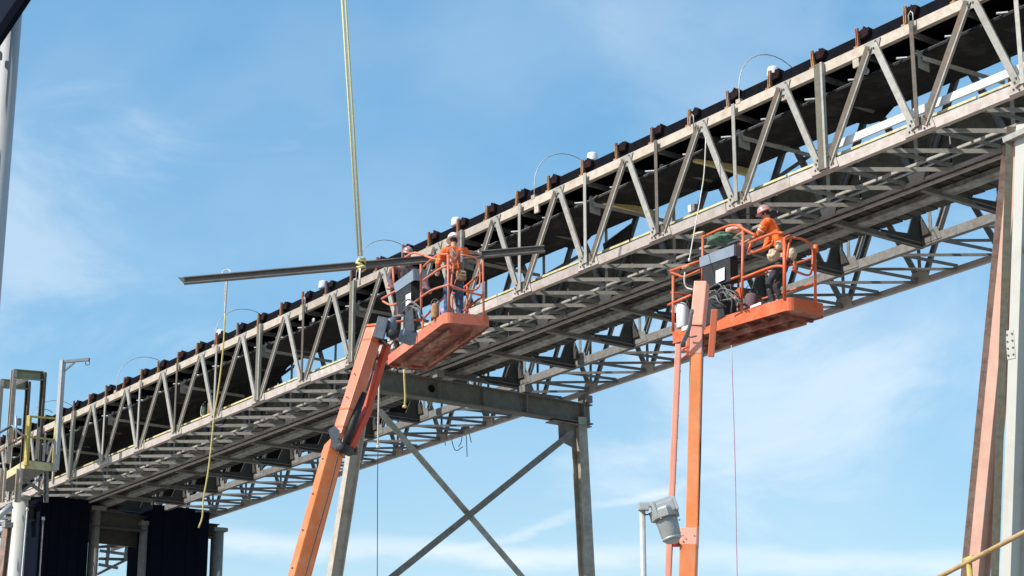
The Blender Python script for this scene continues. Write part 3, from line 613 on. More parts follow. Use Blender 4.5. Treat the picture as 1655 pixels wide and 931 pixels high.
# handrail posts and rails (yellow)
def vpost(px, py0, py1, s, h, m, nm='post', d=None):
    a = pl(px[1], py1, s); b = pl(px[0], py0, s); b = Vector((a.x, a.y, b.z))
    return member(nm, a, b, 'box', h, d or h, m, plat, CF)
vpost((43, 42), 671, 752, SP_, 0.11, 'yellow', 'rail_post')
vpost((88, 87), 676, 758, SP_, 0.10, 'yellow', 'rail_post')
a, b = pl(45, 673), pl(88, 676); member('hand_rail', a, b, 'box', 0.05, 0.05, 'yellow', plat, CF)
a, b = pl(45, 706), pl(88, 711); member('hand_rail', a, b, 'box', 0.045, 0.05, 'yellow', plat, CF)
# portal frames
def portal(x0, x1, yt0, yt1, yb, s, th):
    a = pl(x0, yt0, s); b = pl(x1, yt1, s); za = pl(x0, yb, s).z
    member('portal_post', Vector((a.x, a.y, za)), a, 'chan', th, 0.14, 'chord_tan', plat, CF+Vector((-0.6, 0, 0)), t=0.02)
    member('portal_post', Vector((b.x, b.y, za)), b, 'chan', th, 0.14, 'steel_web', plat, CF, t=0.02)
    member('portal_beam', a-U*0.12+CF*0.012, b-U*0.12+CF*0.012, 'chan', 0.28, 0.12, 'portal_green', plat, CF, t=0.02)
portal(23, 71, 598, 602, 750, 33.6, 0.13)
portal(2, 46, 614, 617, 745, 36.0, 0.12)
plate('portal_roof', [pl(28, 612, 33.8), pl(44, 611, 33.8), pl(46, 614, 35.8), pl(26, 622, 35.8)], U, 0.03, 'white_paint', plat)
# side rails and braces running to the lower left
tube('hand_rail', [pl(18, 688), pl(40, 706)], 0.035, 'galv', plat, n=8)
tube('hand_rail', [pl(-12, 705), pl(18, 689)], 0.04, 'steel_blue', plat, n=8)
tube('hand_rail', [pl(-10, 737), pl(14, 720), pl(42, 704)], 0.03, 'rust_post', plat, n=8)
tube('hand_rail', [pl(26, 716), pl(26, 672)], 0.03, 'galv', plat, n=8)
boxpart('switch_box', pl(31, 682), W, D, U, 0.11, 0.1, 0.22, 'bracket_grey', plat, 0.02)
for x_, y0_, y1_ in ((11, 748, 700), (60, 742, 690), (71, 745, 700)):
    a = pl(x_, y0_); member('post', a, Vector((a.x, a.y, pl(x_, y1_).z)), 'angle', 0.08, 0.08, 'steel_paint', plat, CF)
tube('cage_hoop', [pl(60, 668, 34.5), pl(66, 663, 34.5), pl(76, 662, 34.5), pl(85, 667, 34.5)], 0.015, 'galv', plat, n=6, curve=3)
tube('cable_loop', [pl(76, 735), pl(77, 720), pl(83, 712), pl(88, 722), pl(87, 738)], 0.02, 'galv', plat, n=6, curve=3)
# brackets below
for x_ in (5, 31):
    a = pl(x_, 770); member('bracket_post', Vector((a.x, a.y, pl(x_, 812).z)), Vector((a.x, a.y, pl(x_, 757).z)), 'chan', 0.16, 0.12, 'chord_tan', plat, CF, t=0.02)
member('bracket_brace', pl(36, 795), pl(68, 772), 'angle', 0.09, 0.06, 'steel_dark', plat, CF)
member('bracket_brace', pl(36, 773), pl(72, 798, 33.1), 'angle', 0.09, 0.06, 'steel_dark', plat, CF)
member('bracket_post', Vector((pl(75, 800).x, pl(75, 800).y, pl(75, 812).z)), pl(75, 762), 'chan', 0.12, 0.1, 'steel_dark', plat, CF)
# davit
a = pl(90, 760, 32.8)
dv = thing('davit_arm', a, 'grey davit post with a short horizontal lifting arm beside the yellow platform', 'davit')
tp = pl(98, 582, 32.8); tp = Vector((a.x, a.y, tp.z))
member('davit_post', a, tp, 'box', 0.15, 0.13, 'galv', dv, CF+Vector((-0.5, 0, 0)))
e_ = onplane(144, 588, tp, CF); e_.z = tp.z-0.04
member('davit_beam', tp-U*0.04, e_, 'box', 0.085, 0.09, 'bracket_grey', dv, CF)
member('davit_brace', onplane(101, 602, tp, CF), onplane(120, 586, tp, CF), 'box', 0.05, 0.05, 'bracket_grey', dv, CF)
tube('davit_eye', [e_+Vector((-0.05, 0, -0.05))+Vector((0.07*math.cos(q), 0, -0.06+0.07*math.sin(q))) for q in [k*math.pi/5 for k in range(11)]], 0.016, 'bracket_grey', dv, n=6)
# red cylinder and green figure of gear on the gallery floor
p = B(27.0, 0.9, 0.20)
p = onw(341, 677, 0.9); t = thing('gas_cylinder', p-U*0.1, 'rusty red upright gas cylinder standing inside the gallery near the hanging tag line', 'gas cylinder')
lathe('cylinder_body', p-U*0.1, U, [(0.11, 0), (0.12, 0.03), (0.12, 0.58), (0.08, 0.70), (0.035, 0.74)], 'rust_post', t)
lathe('valve', p+U*0.62, U, [(0.03, 0), (0.03, 0.07), (0.015, 0.08)], 'galv', t, n=8)
p = onw(330, 681, 0.9); t = thing('gas_cylinder', p-U*0.1, 'dark green gas cylinder beside the rusty red one inside the gallery', 'gas cylinder')
lathe('cylinder_body', p-U*0.1, U, [(0.09, 0), (0.10, 0.03), (0.10, 0.50), (0.06, 0.62), (0.03, 0.66)], 'shirt_green', t)
lathe('valve', p+U*0.55, U, [(0.02, 0), (0.02, 0.05), (0.01, 0.07)], 'galv', t, n=8)
tube('hose', [p+U*0.58, p+U*0.45+W*-0.1, p+U*0.2-W*0.12, p+U*0.12-D*0.1-W*0.12], 0.014, 'rope_white', t, n=6, curve=3)
# ------------------------------------------------------------ slung beam, sling, tag line
DB = 38.6
pa = onplane(297, 454, at(583, 428, DB), Vector((-0.12, 1, 0))); pb = onplane(880, 402.5, at(583, 428, DB), Vector((-0.12, 1, 0)))
beam = thing('steel_channel', (pa+pb)/2, 'long grey steel channel hanging level from the yellow sling in front of the gallery', 'steel beam')
fc = Vector((0.05, -1, 0.15))
member('channel_section', pa, pb, 'chan', 0.145, 0.10, 'beam_steel', beam, fc, t=0.02)
plate('end_cut', [pa-(pb-pa).normalized()*0.12+U*0.08, pa+(pb-pa).normalized()*0.02+U*0.075, pa+(pb-pa).normalized()*0.02-U*0.075], fc, 0.02, 'beam_steel', beam)
sp = onplane(583, 428, pa, Vector((-0.12, 1, 0)))+Vector((0, -0.08, 0))
sl = thing('lifting_sling', sp+U*0.1, 'two strand yellow lifting sling coming down from above and choked round the steel channel', 'sling')
for dx, x2 in ((-2.6, 552.5), (2.6, 558)):
    a = at(582+dx, 414, DB-0.1); b = at(x2, -6, DB-0.1); tube('sling_strand', [a, (a+b)/2, a+(b-a)*1.5], 0.022, 'rope_sling', sl, n=8)
bm = bmesh.new()
for q in range(5):
    cx = Vector((0.025*math.sin(q*2.1), 0, 0.10-0.045*q)); pts = []
    for k in range(13):
        a_ = 2*math.pi*k/12; pts.append(sp+cx+Vector((0.075*math.cos(a_), 0.10+0.11*math.sin(a_), 0.035*math.cos(a_+q*1.7))))
    sweep(bm, pts, 0.028, 6)
finish('choker_knot', bm, 'rope_sling', sl, True)
tube('sling_tail', [sp-U*0.10, sp-U*0.3+Vector((-0.01, 0, 0)), sp-U*0.46], 0.022, 'rope_white', sl, n=6)
tg = thing('tag_line', at(368, 445, DB), 'tag line, white above and yellow below, hanging from the steel channel left end', 'rope')
P_ = lambda x, y, d=40.2: at(x, y, d)
tube('rope_upper', [P_(368, 441), P_(367, 455), P_(366, 470), P_(364, 500), P_(364, 505)], 0.022, 'rope_white', tg, n=6, curve=3)
tube('rope_upper', [P_(368, 441), P_(365, 458), P_(363, 480), P_(364, 505)], 0.012, 'rope_white', tg, n=6, curve=3)
tube('rope_loop', [P_(366, 441)+Vector((0.09*math.cos(k*math.pi/6), 0.1*math.sin(k*math.pi/6), 0.1*math.sin(k*math.pi/6))) for k in range(13)], 0.014, 'rope_white', tg, n=6)
tube('rope_lower', [P_(364, 505), P_(362, 545), P_(358, 590), P_(352, 635), P_(346, 672), P_(342, 715), P_(336, 765), P_(329, 805), P_(327, 835), P_(321, 853)], 0.018, 'rope_yellow', tg, n=6, curve=3)
def hang(name, pts, r, m, label, cat='rope'):
    t = thing(name, pts[0], label, cat); tube(name + '_strand', pts, r, m, t, n=6, curve=3)
    lathe(name + '_end', pts[-1], U, [(r*1.2, -0.03), (r*2.0, -0.02), (r*2.0, 0.02), (r*1.2, 0.03)], m, t, n=8); return t
hang('hanging_rope', [at(653, 597, 38.3), at(654, 620, 38.3), at(655, 640, 38.3), at(654, 657, 38.3)], 0.022, 'rope_yellow', 'short pale yellow rope end hanging below the left basket')
hang('hanging_rope', [at(613, 606, 38.3), at(612, 650, 38.3), at(611, 700, 38.3), at(611, 722, 38.3)], 0.018, 'rope_white', 'thin white line with a clip hanging beside the left boom')
hang('hanging_cable', [at(611, 724, 38.3), at(610, 790, 38.3), at(610, 860, 38.3), at(609, 1100, 38.3)], 0.009, 'wire_dark', 'thin dark cable continuing straight down below the white line', 'cable')
hang('hanging_cable', [at(1182, 558, 35.5), at(1186, 680, 35.5), at(1189, 800, 35.5), at(1194, 1100, 35.5)], 0.009, 'rope_pink', 'thin pink line hanging straight down below the right basket', 'cable')
hang('hanging_rope', [at(1141, 222, 37.6), at(1138, 280, 37.3), at(1131, 325, 37.0), at(1122, 375, 36.6), at(1114, 420, 36.0)], 0.012, 'rope_white', 'thin white line slanting from the gallery down to the right basket')
t = thing('cable_bundle', B(22.3, 7.3, 0.0), 'loose dark cable ends dangling under the far edge of the gallery', 'cable')
for q, (x1, y1, x2, y2, x3, y3) in enumerate(((752, 697, 754, 715, 755, 738), (748, 700, 746, 712, 741, 722), (756, 699, 760, 708, 762, 715), (720, 702, 719, 712, 720, 720), (726, 703, 735, 727, 748, 722))):
    tube('cable_end', [onw(x1, y1-12, 7.3), onw(x2, y2, 7.3), onw(x3, y3, 7.3)], 0.013, 'wire_dark', t, n=5, curve=3)
boxpart('cable_tie', onw(752, 692, 7.3), D, W, U, 0.3, 0.12, 0.1, 'steel_dark', t, 0.02)
# small work light on a bracket inside the gallery
p = onw(1118, 338, 0.5); t = thing('work_light', p-U*0.15, 'small white box light on a bracket standing on the bottom chord', 'lamp')
boxpart('light_box', p, D, W, U, 0.10, 0.14, 0.16, 'white_paint', t, 0.015)
boxpart('light_back', p-D*0.1, D, W, U, 0.09, 0.12, 0.15, 'steel_dark', t, 0.02)
tube('light_stem', [p-U*0.07, p-U*0.3], 0.03, 'steel_paint', t, n=8)
p = onw(1334, 258, 0.05); t = thing('junction_box', p, 'small white junction box beside the heavy post at the end of the white rail', 'box')
boxpart('box_body', p-U*0.15+D*0.05, D, W, U, 0.11, 0.1, 0.2, 'white_paint', t, 0.015)
boxpart('box_lid', p-U*0.03+D*0.05, D, W, U, 0.13, 0.12, 0.03, 'galv', t, 0.008)
# dark hung sheet below the belt
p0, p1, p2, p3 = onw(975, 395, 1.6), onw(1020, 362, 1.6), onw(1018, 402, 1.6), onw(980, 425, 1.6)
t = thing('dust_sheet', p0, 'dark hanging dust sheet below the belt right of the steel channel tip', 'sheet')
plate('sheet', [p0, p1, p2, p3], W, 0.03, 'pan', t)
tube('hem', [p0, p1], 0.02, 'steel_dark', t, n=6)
# ------------------------------------------------------------ floodlight
DF = 20.0
pt = at(1038, 825, DF)
fl = thing('floodlight', Vector((pt.x, pt.y, 0)), 'grey hooded floodlight on top of a slim galvanised pole', 'floodlight')
tube('pole', [Vector((pt.x, pt.y, 0)), pt], 0.033, 'galv', fl, n=16)
F = lambda x, y, d=DF: at(x, y, d)
VX = Vector((0, 1, 0))
boxpart('pole_cap', F(1040, 819), Vector((1, 0, 0)), VX, U, 0.115, 0.12, 0.085, 'galv', fl, 0.015)
ax = (F(1092, 801)-F(1045, 817)).normalized(); az = Vector((0, -1, 0)).cross(ax)*-1
up = Vector((-ax.z, 0, ax.x))
if up.z < 0: up = -up
boxpart('mounting_arm', F(1066, 811), ax, VX, up, 0.32, 0.10, 0.045, 'galv', fl, 0.012)
boxpart('ballast_housing', F(1072, 822), ax, VX, up, 0.24, 0.24, 0.13, 'galv', fl, 0.02)
bd = (F(1084, 872)-F(1073, 828)); bd.y = -0.03; bd.normalize()
lathe('housing_drum', F(1073, 826), bd, [(0.09, -0.05), (0.155, -0.02), (0.165, 0.0), (0.165, 0.085), (0.12, 0.095)], 'lamp_grey', fl, n=7, flat=True)
lathe('reflector_hood', F(1073, 826), bd, [(0.10, 0.09), (0.122, 0.10), (0.116, 0.14), (0.108, 0.28), (0.088, 0.325), (0.084, 0.335)], 'lamp_grey', fl, n=14)
lathe('retaining_ring', F(1073, 826)+bd*0.30, bd, [(0.100, 0), (0.108, 0.004), (0.106, 0.02), (0.098, 0.024)], 'galv', fl, n=14)
for q in range(6):
    lathe('bolt', F(1073, 826)+bd*0.095+Vector((0.138*math.cos(q*1.05), 0.138*math.sin(q*1.05), 0)), bd, [(0.010, 0), (0.010, 0.012), (0.005, 0.014)], 'galv', fl, n=6)
tube('power_cable', [F(1041, 826), F(1044, 832), F(1052, 829), F(1058, 822)], 0.008, 'wire_dark', fl, n=6, curve=3)
lathe('lens', F(1073, 826)+bd*0.331, bd, [(0.083, 0), (0.078, 0.02), (0.03, 0.035)], 'lens_glass', fl, n=8)
boxpart('side_lug', F(1058, 825), ax, VX, up, 0.03, 0.26, 0.17, 'galv', fl, 0.008)
boxpart('side_lug', F(1091, 815), ax, VX, up, 0.03, 0.26, 0.15, 'galv', fl, 0.008)
# ------------------------------------------------------------ near handrail, roof corner, pole
DR = 13.0
a, b = at(1500, 942, DR), at(1675, 850, DR-1.0)
hr = thing('pipe_handrail', at(1567, 931, DR)-U*0.2, 'worn yellow brown pipe handrail rising across the bottom right corner', 'handrail')
tube('top_pipe', [a-(b-a)*0.8, b+(b-a)*0.3], 0.017, 'rail_brown', hr, n=12)
c_ = at(1566, 906, DR-0.38); tube('upright', [c_, c_-U*1.1], 0.020, 'yellow', hr, n=12)
tube('saddle', [c_+U*0.01-(b-a).normalized()*0.05, c_+U*0.0+(b-a).normalized()*0.05], 0.023, 'yellow', hr, n=12)
DP = 12.0
pt = at(14, 100, DP)
pk = at(21, 30, DP)
po = thing('steel_pole', Vector((pt.x, pt.y, 0)), 'thick pale steel pole standing under the dark roof corner at the left edge', 'pole')
tube('shaft', [Vector((pt.x, pt.y, 0)), Vector((pt.x, pt.y, 8.0))], 0.062, 'pole_grey', po, n=24)
boxpart('bracket', at(-1, 90, DP-0.1), Vector((1, 0, 0)), VX, U, 0.03, 0.05, 0.05, 'steel_dark', po, 0.01)
r0, r1 = at(48, -3, 11.4), at(-6, 78, 11.4)
dirr = (r1-r0).normalized()
rf = thing('roof_corner', r1, 'dark navy panelled roof corner jutting in at the upper left', 'roof')
far = Vector((0.15, 1, 0.04)).normalized(); back_ = at(-260, -150, 11.4)
up_ = (back_-r0); up_ = (up_-dirr*up_.dot(dirr)).normalized()
for q in range(14):
    A_ = r0-dirr*2.2+up_*(0.055+q*0.16); B_ = r1+dirr*0.9+up_*(0.055+q*0.16); w_ = 0.15
    m_ = (A_+B_)/2; brk = 0.75
    C_ = A_+(B_-A_)*brk
    for (u_, v_) in ((A_, C_-dirr*0.005), (C_+dirr*0.005, B_)):
        plate('soffit_panel', [u_, v_, v_+up_*w_, u_+up_*w_], far, 0.03, 'navy_roof', rf)
member('roof_edge', r0-dirr*2.2+up_*0.025, r1+dirr*0.9+up_*0.025, 'box', 0.05, 0.06, 'navy', rf, far)
# ------------------------------------------------------------ people
def skin(name, chain, m, parent, sub=2, root=0):
    """chain: list of (start index or None, point, radius); every entry is joined to the entry it names"""
    me = bpy.data.meshes.new(name); c0 = chain[0][1]
    me.from_pydata([tuple(Vector(c[1])-Vector(c0)) for c in chain], [(c[0], i) for i, c in enumerate(chain) if c[0] is not None], [])
    me.materials.append(MATS[m])
    o = link(name, me, parent, Matrix.Translation(Vector(c0)))
    sk = o.modifiers.new('skin', 'SKIN'); sk.use_smooth_shade = True; sk.branch_smoothing = 0.3
    for i, c in enumerate(chain):
        v = me.skin_vertices[0].data[i]; r = c[2]
        v.radius = (r, r) if not isinstance(r, tuple) else r; v.use_root = (i == root)
    ss = o.modifiers.new('sub', 'SUBSURF'); ss.levels = sub; ss.render_levels = sub
    if name in ('shirt', 'trousers'):
        ss.levels = ss.render_levels = 3
        tx = bpy.data.textures.get('folds') or bpy.data.textures.new('folds', 'CLOUDS'); tx.noise_scale = 0.09; tx.noise_depth = 2
        dp = o.modifiers.new('folds', 'DISPLACE'); dp.texture = tx; dp.strength = 0.05; dp.mid_level = 0.5; dp.texture_coords = 'LOCAL'
    return o
def hand_chain(ch, wrist_i, wrist, d, side, curl, k=1.0):
    """palm, four fingers and thumb grown from the wrist vertex. d: pointing direction, side: towards thumb, curl: towards palm"""
    d = d.normalized(); side = (side-d*side.dot(d)).normalized(); cu = (curl-d*curl.dot(d)-side*curl.dot(side)).normalized()
    ch.append((wrist_i, wrist+d*0.05*k, (0.036*k, 0.020*k))); palm = len(ch)-1
    ch.append((palm, wrist+d*0.085*k, (0.038*k, 0.018*k))); kn = len(ch)-1
    for j, (off, ln) in enumerate(((0.030, 0.070), (0.010, 0.080), (-0.010, 0.074), (-0.028, 0.058))):
        p = wrist+d*0.10*k+side*off*k; ch.append((kn, p, 0.010*k)); i0 = len(ch)-1
        p = p+(d*0.8+cu*0.5).normalized()*ln*0.42*k; ch.append((i0, p, 0.0095*k)); i1 = len(ch)-1
        p = p+(d*0.15+cu*1.0).normalized()*ln*0.34*k; ch.append((i1, p, 0.009*k)); i2 = len(ch)-1
        p = p+(-d*0.5+cu*0.7).normalized()*ln*0.26*k; ch.append((i2, p, 0.008*k))
    p = wrist+d*0.045*k+side*0.045*k+cu*0.01*k; ch.append((palm, p, 0.012*k)); i0 = len(ch)-1
    p = p+(d*0.7+side*0.5+cu*0.4).normalized()*0.032*k; ch.append((i0, p, 0.010*k)); i1 = len(ch)-1
    ch.append((i1, p+(d*0.6+cu*0.7).normalized()*0.026*k, 0.009*k))
def person(label, J, X, Y, shirt, trousers, hat, gloves=None, vest=None, belt=None, group=None, short=True, hatdir=None):
    """J: joint dict of world points. X: the person's right, Y: the way the chest faces. One continuous skin body, clothes as children."""
    base = (J['ankle_r']+J['ankle_l'])/2; base = Vector((base.x, base.y, min(J['ankle_r'].z, J['ankle_l'].z)-0.08))
    t = thing('person', base, label, 'person', group)
    J = {k: Vector(v) for k, v in J.items()}
    nk, hd = J['neck'], J['head']; upv = (hd-nk).normalized(); Fw = (Y-upv*Y.dot(upv)).normalized() if hatdir is None else (hatdir-upv*hatdir.dot(upv)).normalized(); Rt = Fw.cross(upv)
    ch = [(None, J['pelvis'], (0.15, 0.105))]
    def add(par, p, r): ch.append((par, Vector(p), r)); return len(ch)-1
    sp1 = add(0, J['pelvis'].lerp(J['chest'], 0.5), (0.135, 0.095)); cs = add(sp1, J['chest'], (0.15, 0.105))
    ub = add(cs, J['chest'].lerp(nk, 0.6), (0.10, 0.075)); n_ = add(ub, nk, 0.060); hh = add(n_, hd-upv*0.05, (0.066, 0.078)); add(hh, hd+upv*0.05, (0.066, 0.082))
    W_ = {}
    for s in 'rl':
        a = add(ub, J['shoulder_'+s], 0.060); e_ = add(a, J['elbow_'+s], 0.042); f_ = add(e_, J['elbow_'+s].lerp(J['wrist_'+s], 0.4), 0.040); w_ = add(f_, J['wrist_'+s], 0.026); W_[s] = w_
    for s in 'rl':
        h_ = add(0, J['hip_'+s], 0.088); m1 = add(h_, J['hip_'+s].lerp(J['knee_'+s], 0.45), 0.078); k_ = add(m1, J['knee_'+s], 0.056); c_ = add(k_, J['knee_'+s].lerp(J['ankle_'+s], 0.35), 0.056)
        a_ = add(c_, J['ankle_'+s], 0.040); add(a_, J['ankle_'+s]+J.get('toe', Y)*0.0+Y*0.14-U*0.045, 0.032)
    for s in 'rl':
        d = J['wrist_'+s]-J['elbow_'+s]; hand_chain(ch, W_[s], J['wrist_'+s], J.get('hdir_'+s, d), J.get('thumb_'+s, U), J.get('curl_'+s, Y))
    body = skin('body', ch, 'skin', t)
    # face and ears
    bm = bmesh.new()
    def ball(c, r, sc=(1, 1, 1)):
        q = bmesh.ops.create_icosphere(bm, subdivisions=2, radius=r)
        Mx = Matrix(((Rt.x, Fw.x, upv.x, c.x), (Rt.y, Fw.y, upv.y, c.y), (Rt.z, Fw.z, upv.z, c.z), (0, 0, 0, 1)))
        bmesh.ops.transform(bm, matrix=Mx @ Matrix.Diagonal((*sc, 1)), verts=q['verts'])
    ball(hd+Fw*0.085-upv*0.01, 0.02, (0.7, 1, 1.4)); ball(hd+Rt*0.072-upv*0.01, 0.028, (0.35, 0.7, 1)); ball(hd-Rt*0.072-upv*0.01, 0.028, (0.35, 0.7, 1)); ball(hd+Fw*0.045-upv*0.075, 0.045, (1, 0.9, 0.7))
    finish('face', bm, 'skin', body, True)
    bm = bmesh.new()
    for s in (1, -1): ball(hd+Fw*0.076+Rt*0.03*s+upv*0.015, 0.010, (1.3, 0.6, 0.7))
    ball(hd+Fw*0.083-upv*0.052, 0.016, (1.5, 0.5, 0.25)); finish('eyes_and_mouth', bm, 'hair', body, True)
    bm = bmesh.new(); ball(hd-Fw*0.02+upv*0.012, 0.088, (0.92, 0.98, 0.85)); finish('hair', bm, 'hair', t, True)
    # hard hat: dome with rim, peak and ridge
    bm = bmesh.new(); hc = hd+upv*0.045-Fw*0.005; rings = []
    for r, z in ((0.150, 0.0), (0.158, 0.004), (0.150, 0.012), (0.128, 0.022), (0.126, 0.055), (0.114, 0.095), (0.085, 0.128), (0.045, 0.146), (0.004, 0.150)):
        rings.append([bm.verts.new(hc+upv*z+Rt*math.cos(a)*r*0.90+Fw*math.sin(a)*r*(1.0+(0.22 if (r > 0.14 and math.sin(a) > 0.3) else 0.06))) for a in [2*math.pi*k/20 for k in range(20)]])
    for a, b in zip(rings, rings[1:]):
        for k in range(20): bm.faces.new((a[k], a[(k+1) % 20], b[(k+1) % 20], b[k]))
    bm.faces.new(rings[0]); bm.faces.new(rings[-1])
    ht = finish('hard_hat', bm, hat, t, True)
    bm = bmesh.new(); sweep(bm, [hc+upv*(0.128*math.cos(a)+0.028)+Fw*0.118*math.sin(a) for a in [-1.2+0.3*k for k in range(9)]], 0.011, 6); finish('ridge', bm, hat, ht, True)
    # shirt
    k = 1.0; c2 = [(None, J['pelvis'].lerp(J['chest'], 0.12), (0.165, 0.125))]
    def add2(par, p, r): c2.append((par, Vector(p), r)); return len(c2)-1
    q1 = add2(0, J['pelvis'].lerp(J['chest'], 0.5), (0.175, 0.135)); q2 = add2(q1, J['chest'], (0.20, 0.145)); q3 = add2(q2, J['chest'].lerp(nk, 0.62), (0.145, 0.11)); add2(q3, nk-upv*0.01, 0.075)
    for s in 'rl':
        a = add2(q3, J['shoulder_'+s], 0.092); e_ = add2(a, J['shoulder_'+s].lerp(J['elbow_'+s], 0.55), 0.082); f_ = add2(e_, J['elbow_'+s].lerp(J['wrist_'+s], 0.05 if short else 0.3), 0.060)
        if not short: add2(f_, J['wrist_'+s]-(J['wrist_'+s]-J['elbow_'+s])*0.08, 0.040)
    sh = skin('shirt', c2, shirt, t)
    tr_ = [(None, J['pelvis'], (0.165, 0.12))]
    for s in 'rl':
        tr_.append((0, J['hip_'+s], 0.102)); h_ = len(tr_)-1; tr_.append((h_, J['hip_'+s].lerp(J['knee_'+s], 0.5), 0.090)); tr_.append((h_+1, J['knee_'+s], 0.074)); tr_.append((h_+2, J['knee_'+s].lerp(J['ankle_'+s], 0.5), 0.068)); tr_.append((h_+3, J['ankle_'+s]+U*0.02, 0.060))
    tr_.append((0, J['pelvis'].lerp(J['chest'], 0.22), (0.155, 0.118)))
    skin('trousers', tr_, trousers, t)
    for s in 'rl':
        A_ = J['ankle_'+s]; skin('boot', [(None, A_+U*0.06, 0.055), (0, A_-U*0.02, 0.056), (1, A_+Y*0.08-U*0.04, 0.050), (2, A_+Y*0.17-U*0.048, 0.042)], 'boot', t)
        if gloves:
            gc = [(None, J['wrist_'+s]-(J['wrist_'+s]-J['elbow_'+s])*0.10, 0.034), (0, J['wrist_'+s], 0.032)]
            d = J.get('hdir_'+s, J['wrist_'+s]-J['elbow_'+s]); hand_chain(gc, 1, J['wrist_'+s], d, J.get('thumb_'+s, U), J.get('curl_'+s, Y), 1.22); skin('glove', gc, gloves, t)
    tor = (nk-J['pelvis']).normalized(); Xn = (X-tor*X.dot(tor)).normalized(); Yn = Xn.cross(tor)
    if Yn.dot(Y) < 0: Yn = -Yn
    if vest:
        mid = J['chest']
        for s in (1, -1):                               # two broad bands over the shoulders, down the back and front
            pts = [mid-tor*0.22+Yn*0.125*f+Xn*0.10*s if i != 3 else mid+tor*0.22+Xn*0.105*s for i, f in enumerate((-1.0,))]
            pts = [mid-tor*0.28-Yn*0.150+Xn*0.10*s, mid-tor*0.05-Yn*0.168+Xn*0.105*s, mid+tor*0.12-Yn*0.150+Xn*0.11*s, mid+tor*0.215-Yn*0.02+Xn*0.115*s, mid+tor*0.12+Yn*0.12+Xn*0.11*s, mid-tor*0.1+Yn*0.135+Xn*0.10*s]
            pts = smoothpts(pts, 4); bm = bmesh.new(); rows = []
            for i, p in enumerate(pts): rows.append([bm.verts.new(p+Xn*w) for w in (-0.036, 0.036)])
            for a, b in zip(rows, rows[1:]): bm.faces.new((a[0], a[1], b[1], b[0]))
            bmesh.ops.solidify(bm, geom=bm.faces[:], thickness=0.012); finish('vest_band', bm, vest, t, True)
        for s in (1, -1):
            plate('reflective_strip', [mid-Yn*0.176-tor*0.12+Xn*(0.10*s-0.02), mid-Yn*0.176-tor*0.12+Xn*(0.10*s+0.02), mid-Yn*0.176+tor*0.06+Xn*(0.105*s+0.02), mid-Yn*0.176+tor*0.06+Xn*(0.105*s-0.02)], Yn, 0.01, 'reflective', t)
        tube('harness_strap', [mid-Yn*0.180+tor*0.16+Xn*0.10, mid-Yn*0.188+Xn*0.0, mid-Yn*0.172-tor*0.25-Xn*0.12], 0.010, 'bracket_grey', t, n=6)
        tube('harness_strap', [mid-Yn*0.180+tor*0.16-Xn*0.10, mid-Yn*0.188+Xn*0.0, mid-Yn*0.172-tor*0.25+Xn*0.12], 0.010, 'bracket_grey', t, n=6)
    if belt:
        pc = J['pelvis']+tor*0.06; pts = [pc+Xn*0.180*math.cos(a)+Yn*0.140*math.sin(a) for a in [2*math.pi*k/18 for k in range(19)]]
        bm = bmesh.new(); rows = []
        for p in pts[:-1]: rows.append((bm.verts.new(p-tor*0.035), bm.verts.new(p+tor*0.035)))
        for i in range(18): a, b = rows[i], rows[(i+1) % 18]; bm.faces.new((a[0], b[0], b[1], a[1]))
        bmesh.ops.solidify(bm, geom=bm.faces[:], thickness=-0.012); finish('tool_belt', bm, 'leather', t, True)
        for (x_, y_, sx, sz, m_) in belt:
            boxpart('tool_pouch', pc+Xn*x_+Yn*y_-tor*0.10, Xn, Yn, tor, sx, 0.09, sz, m_, t, 0.02)
    return t
def joints(feet, X, Y, k=1.0, lean=0.0, twist=0.0, crouch=0.0, **over):
    """a standing figure 1.78 m tall at k = 1; over replaces joints given as (right, forward, up) from the feet"""
    Z = U; base = {'ankle_r': (0.12, 0, 0.08), 'ankle_l': (-0.12, 0.02, 0.08), 'knee_r': (0.12, 0.03+crouch*0.25, 0.50-crouch*0.06), 'knee_l': (-0.12, 0.05+crouch*0.25, 0.50-crouch*0.06),
        'hip_r': (0.10, -crouch*0.18, 0.90-crouch*0.30), 'hip_l': (-0.10, -crouch*0.18, 0.90-crouch*0.30), 'pelvis': (0, -crouch*0.18, 0.96-crouch*0.30)}
    pz = base['pelvis']; cl, slv = math.cos(lean), math.sin(lean)
    def up(x, y, h): return (x, pz[1]+y*cl+h*slv, pz[2]+h*cl-y*slv)
    base.update(chest=up(0, 0, 0.33), neck=up(0, 0.0, 0.575), head=up(0, 0.03, 0.675), shoulder_r=up(0.19, 0, 0.46), shoulder_l=up(-0.19, 0, 0.46),
        elbow_r=up(0.27, 0.02, 0.17), elbow_l=up(-0.27, 0.02, 0.17), wrist_r=up(0.25, 0.20, 0.0), wrist_l=up(-0.25, 0.20, 0.0))
    out = {}
    for n, v in base.items():
        v = over.get(n, v); out[n] = feet+(X*v[0]+Y*v[1]+Z*v[2])*k
    for n, v in over.items():
        if n[:4] in ('hdir', 'thum', 'curl'): out[n] = (X*v[0]+Y*v[1]+Z*v[2])
    return out
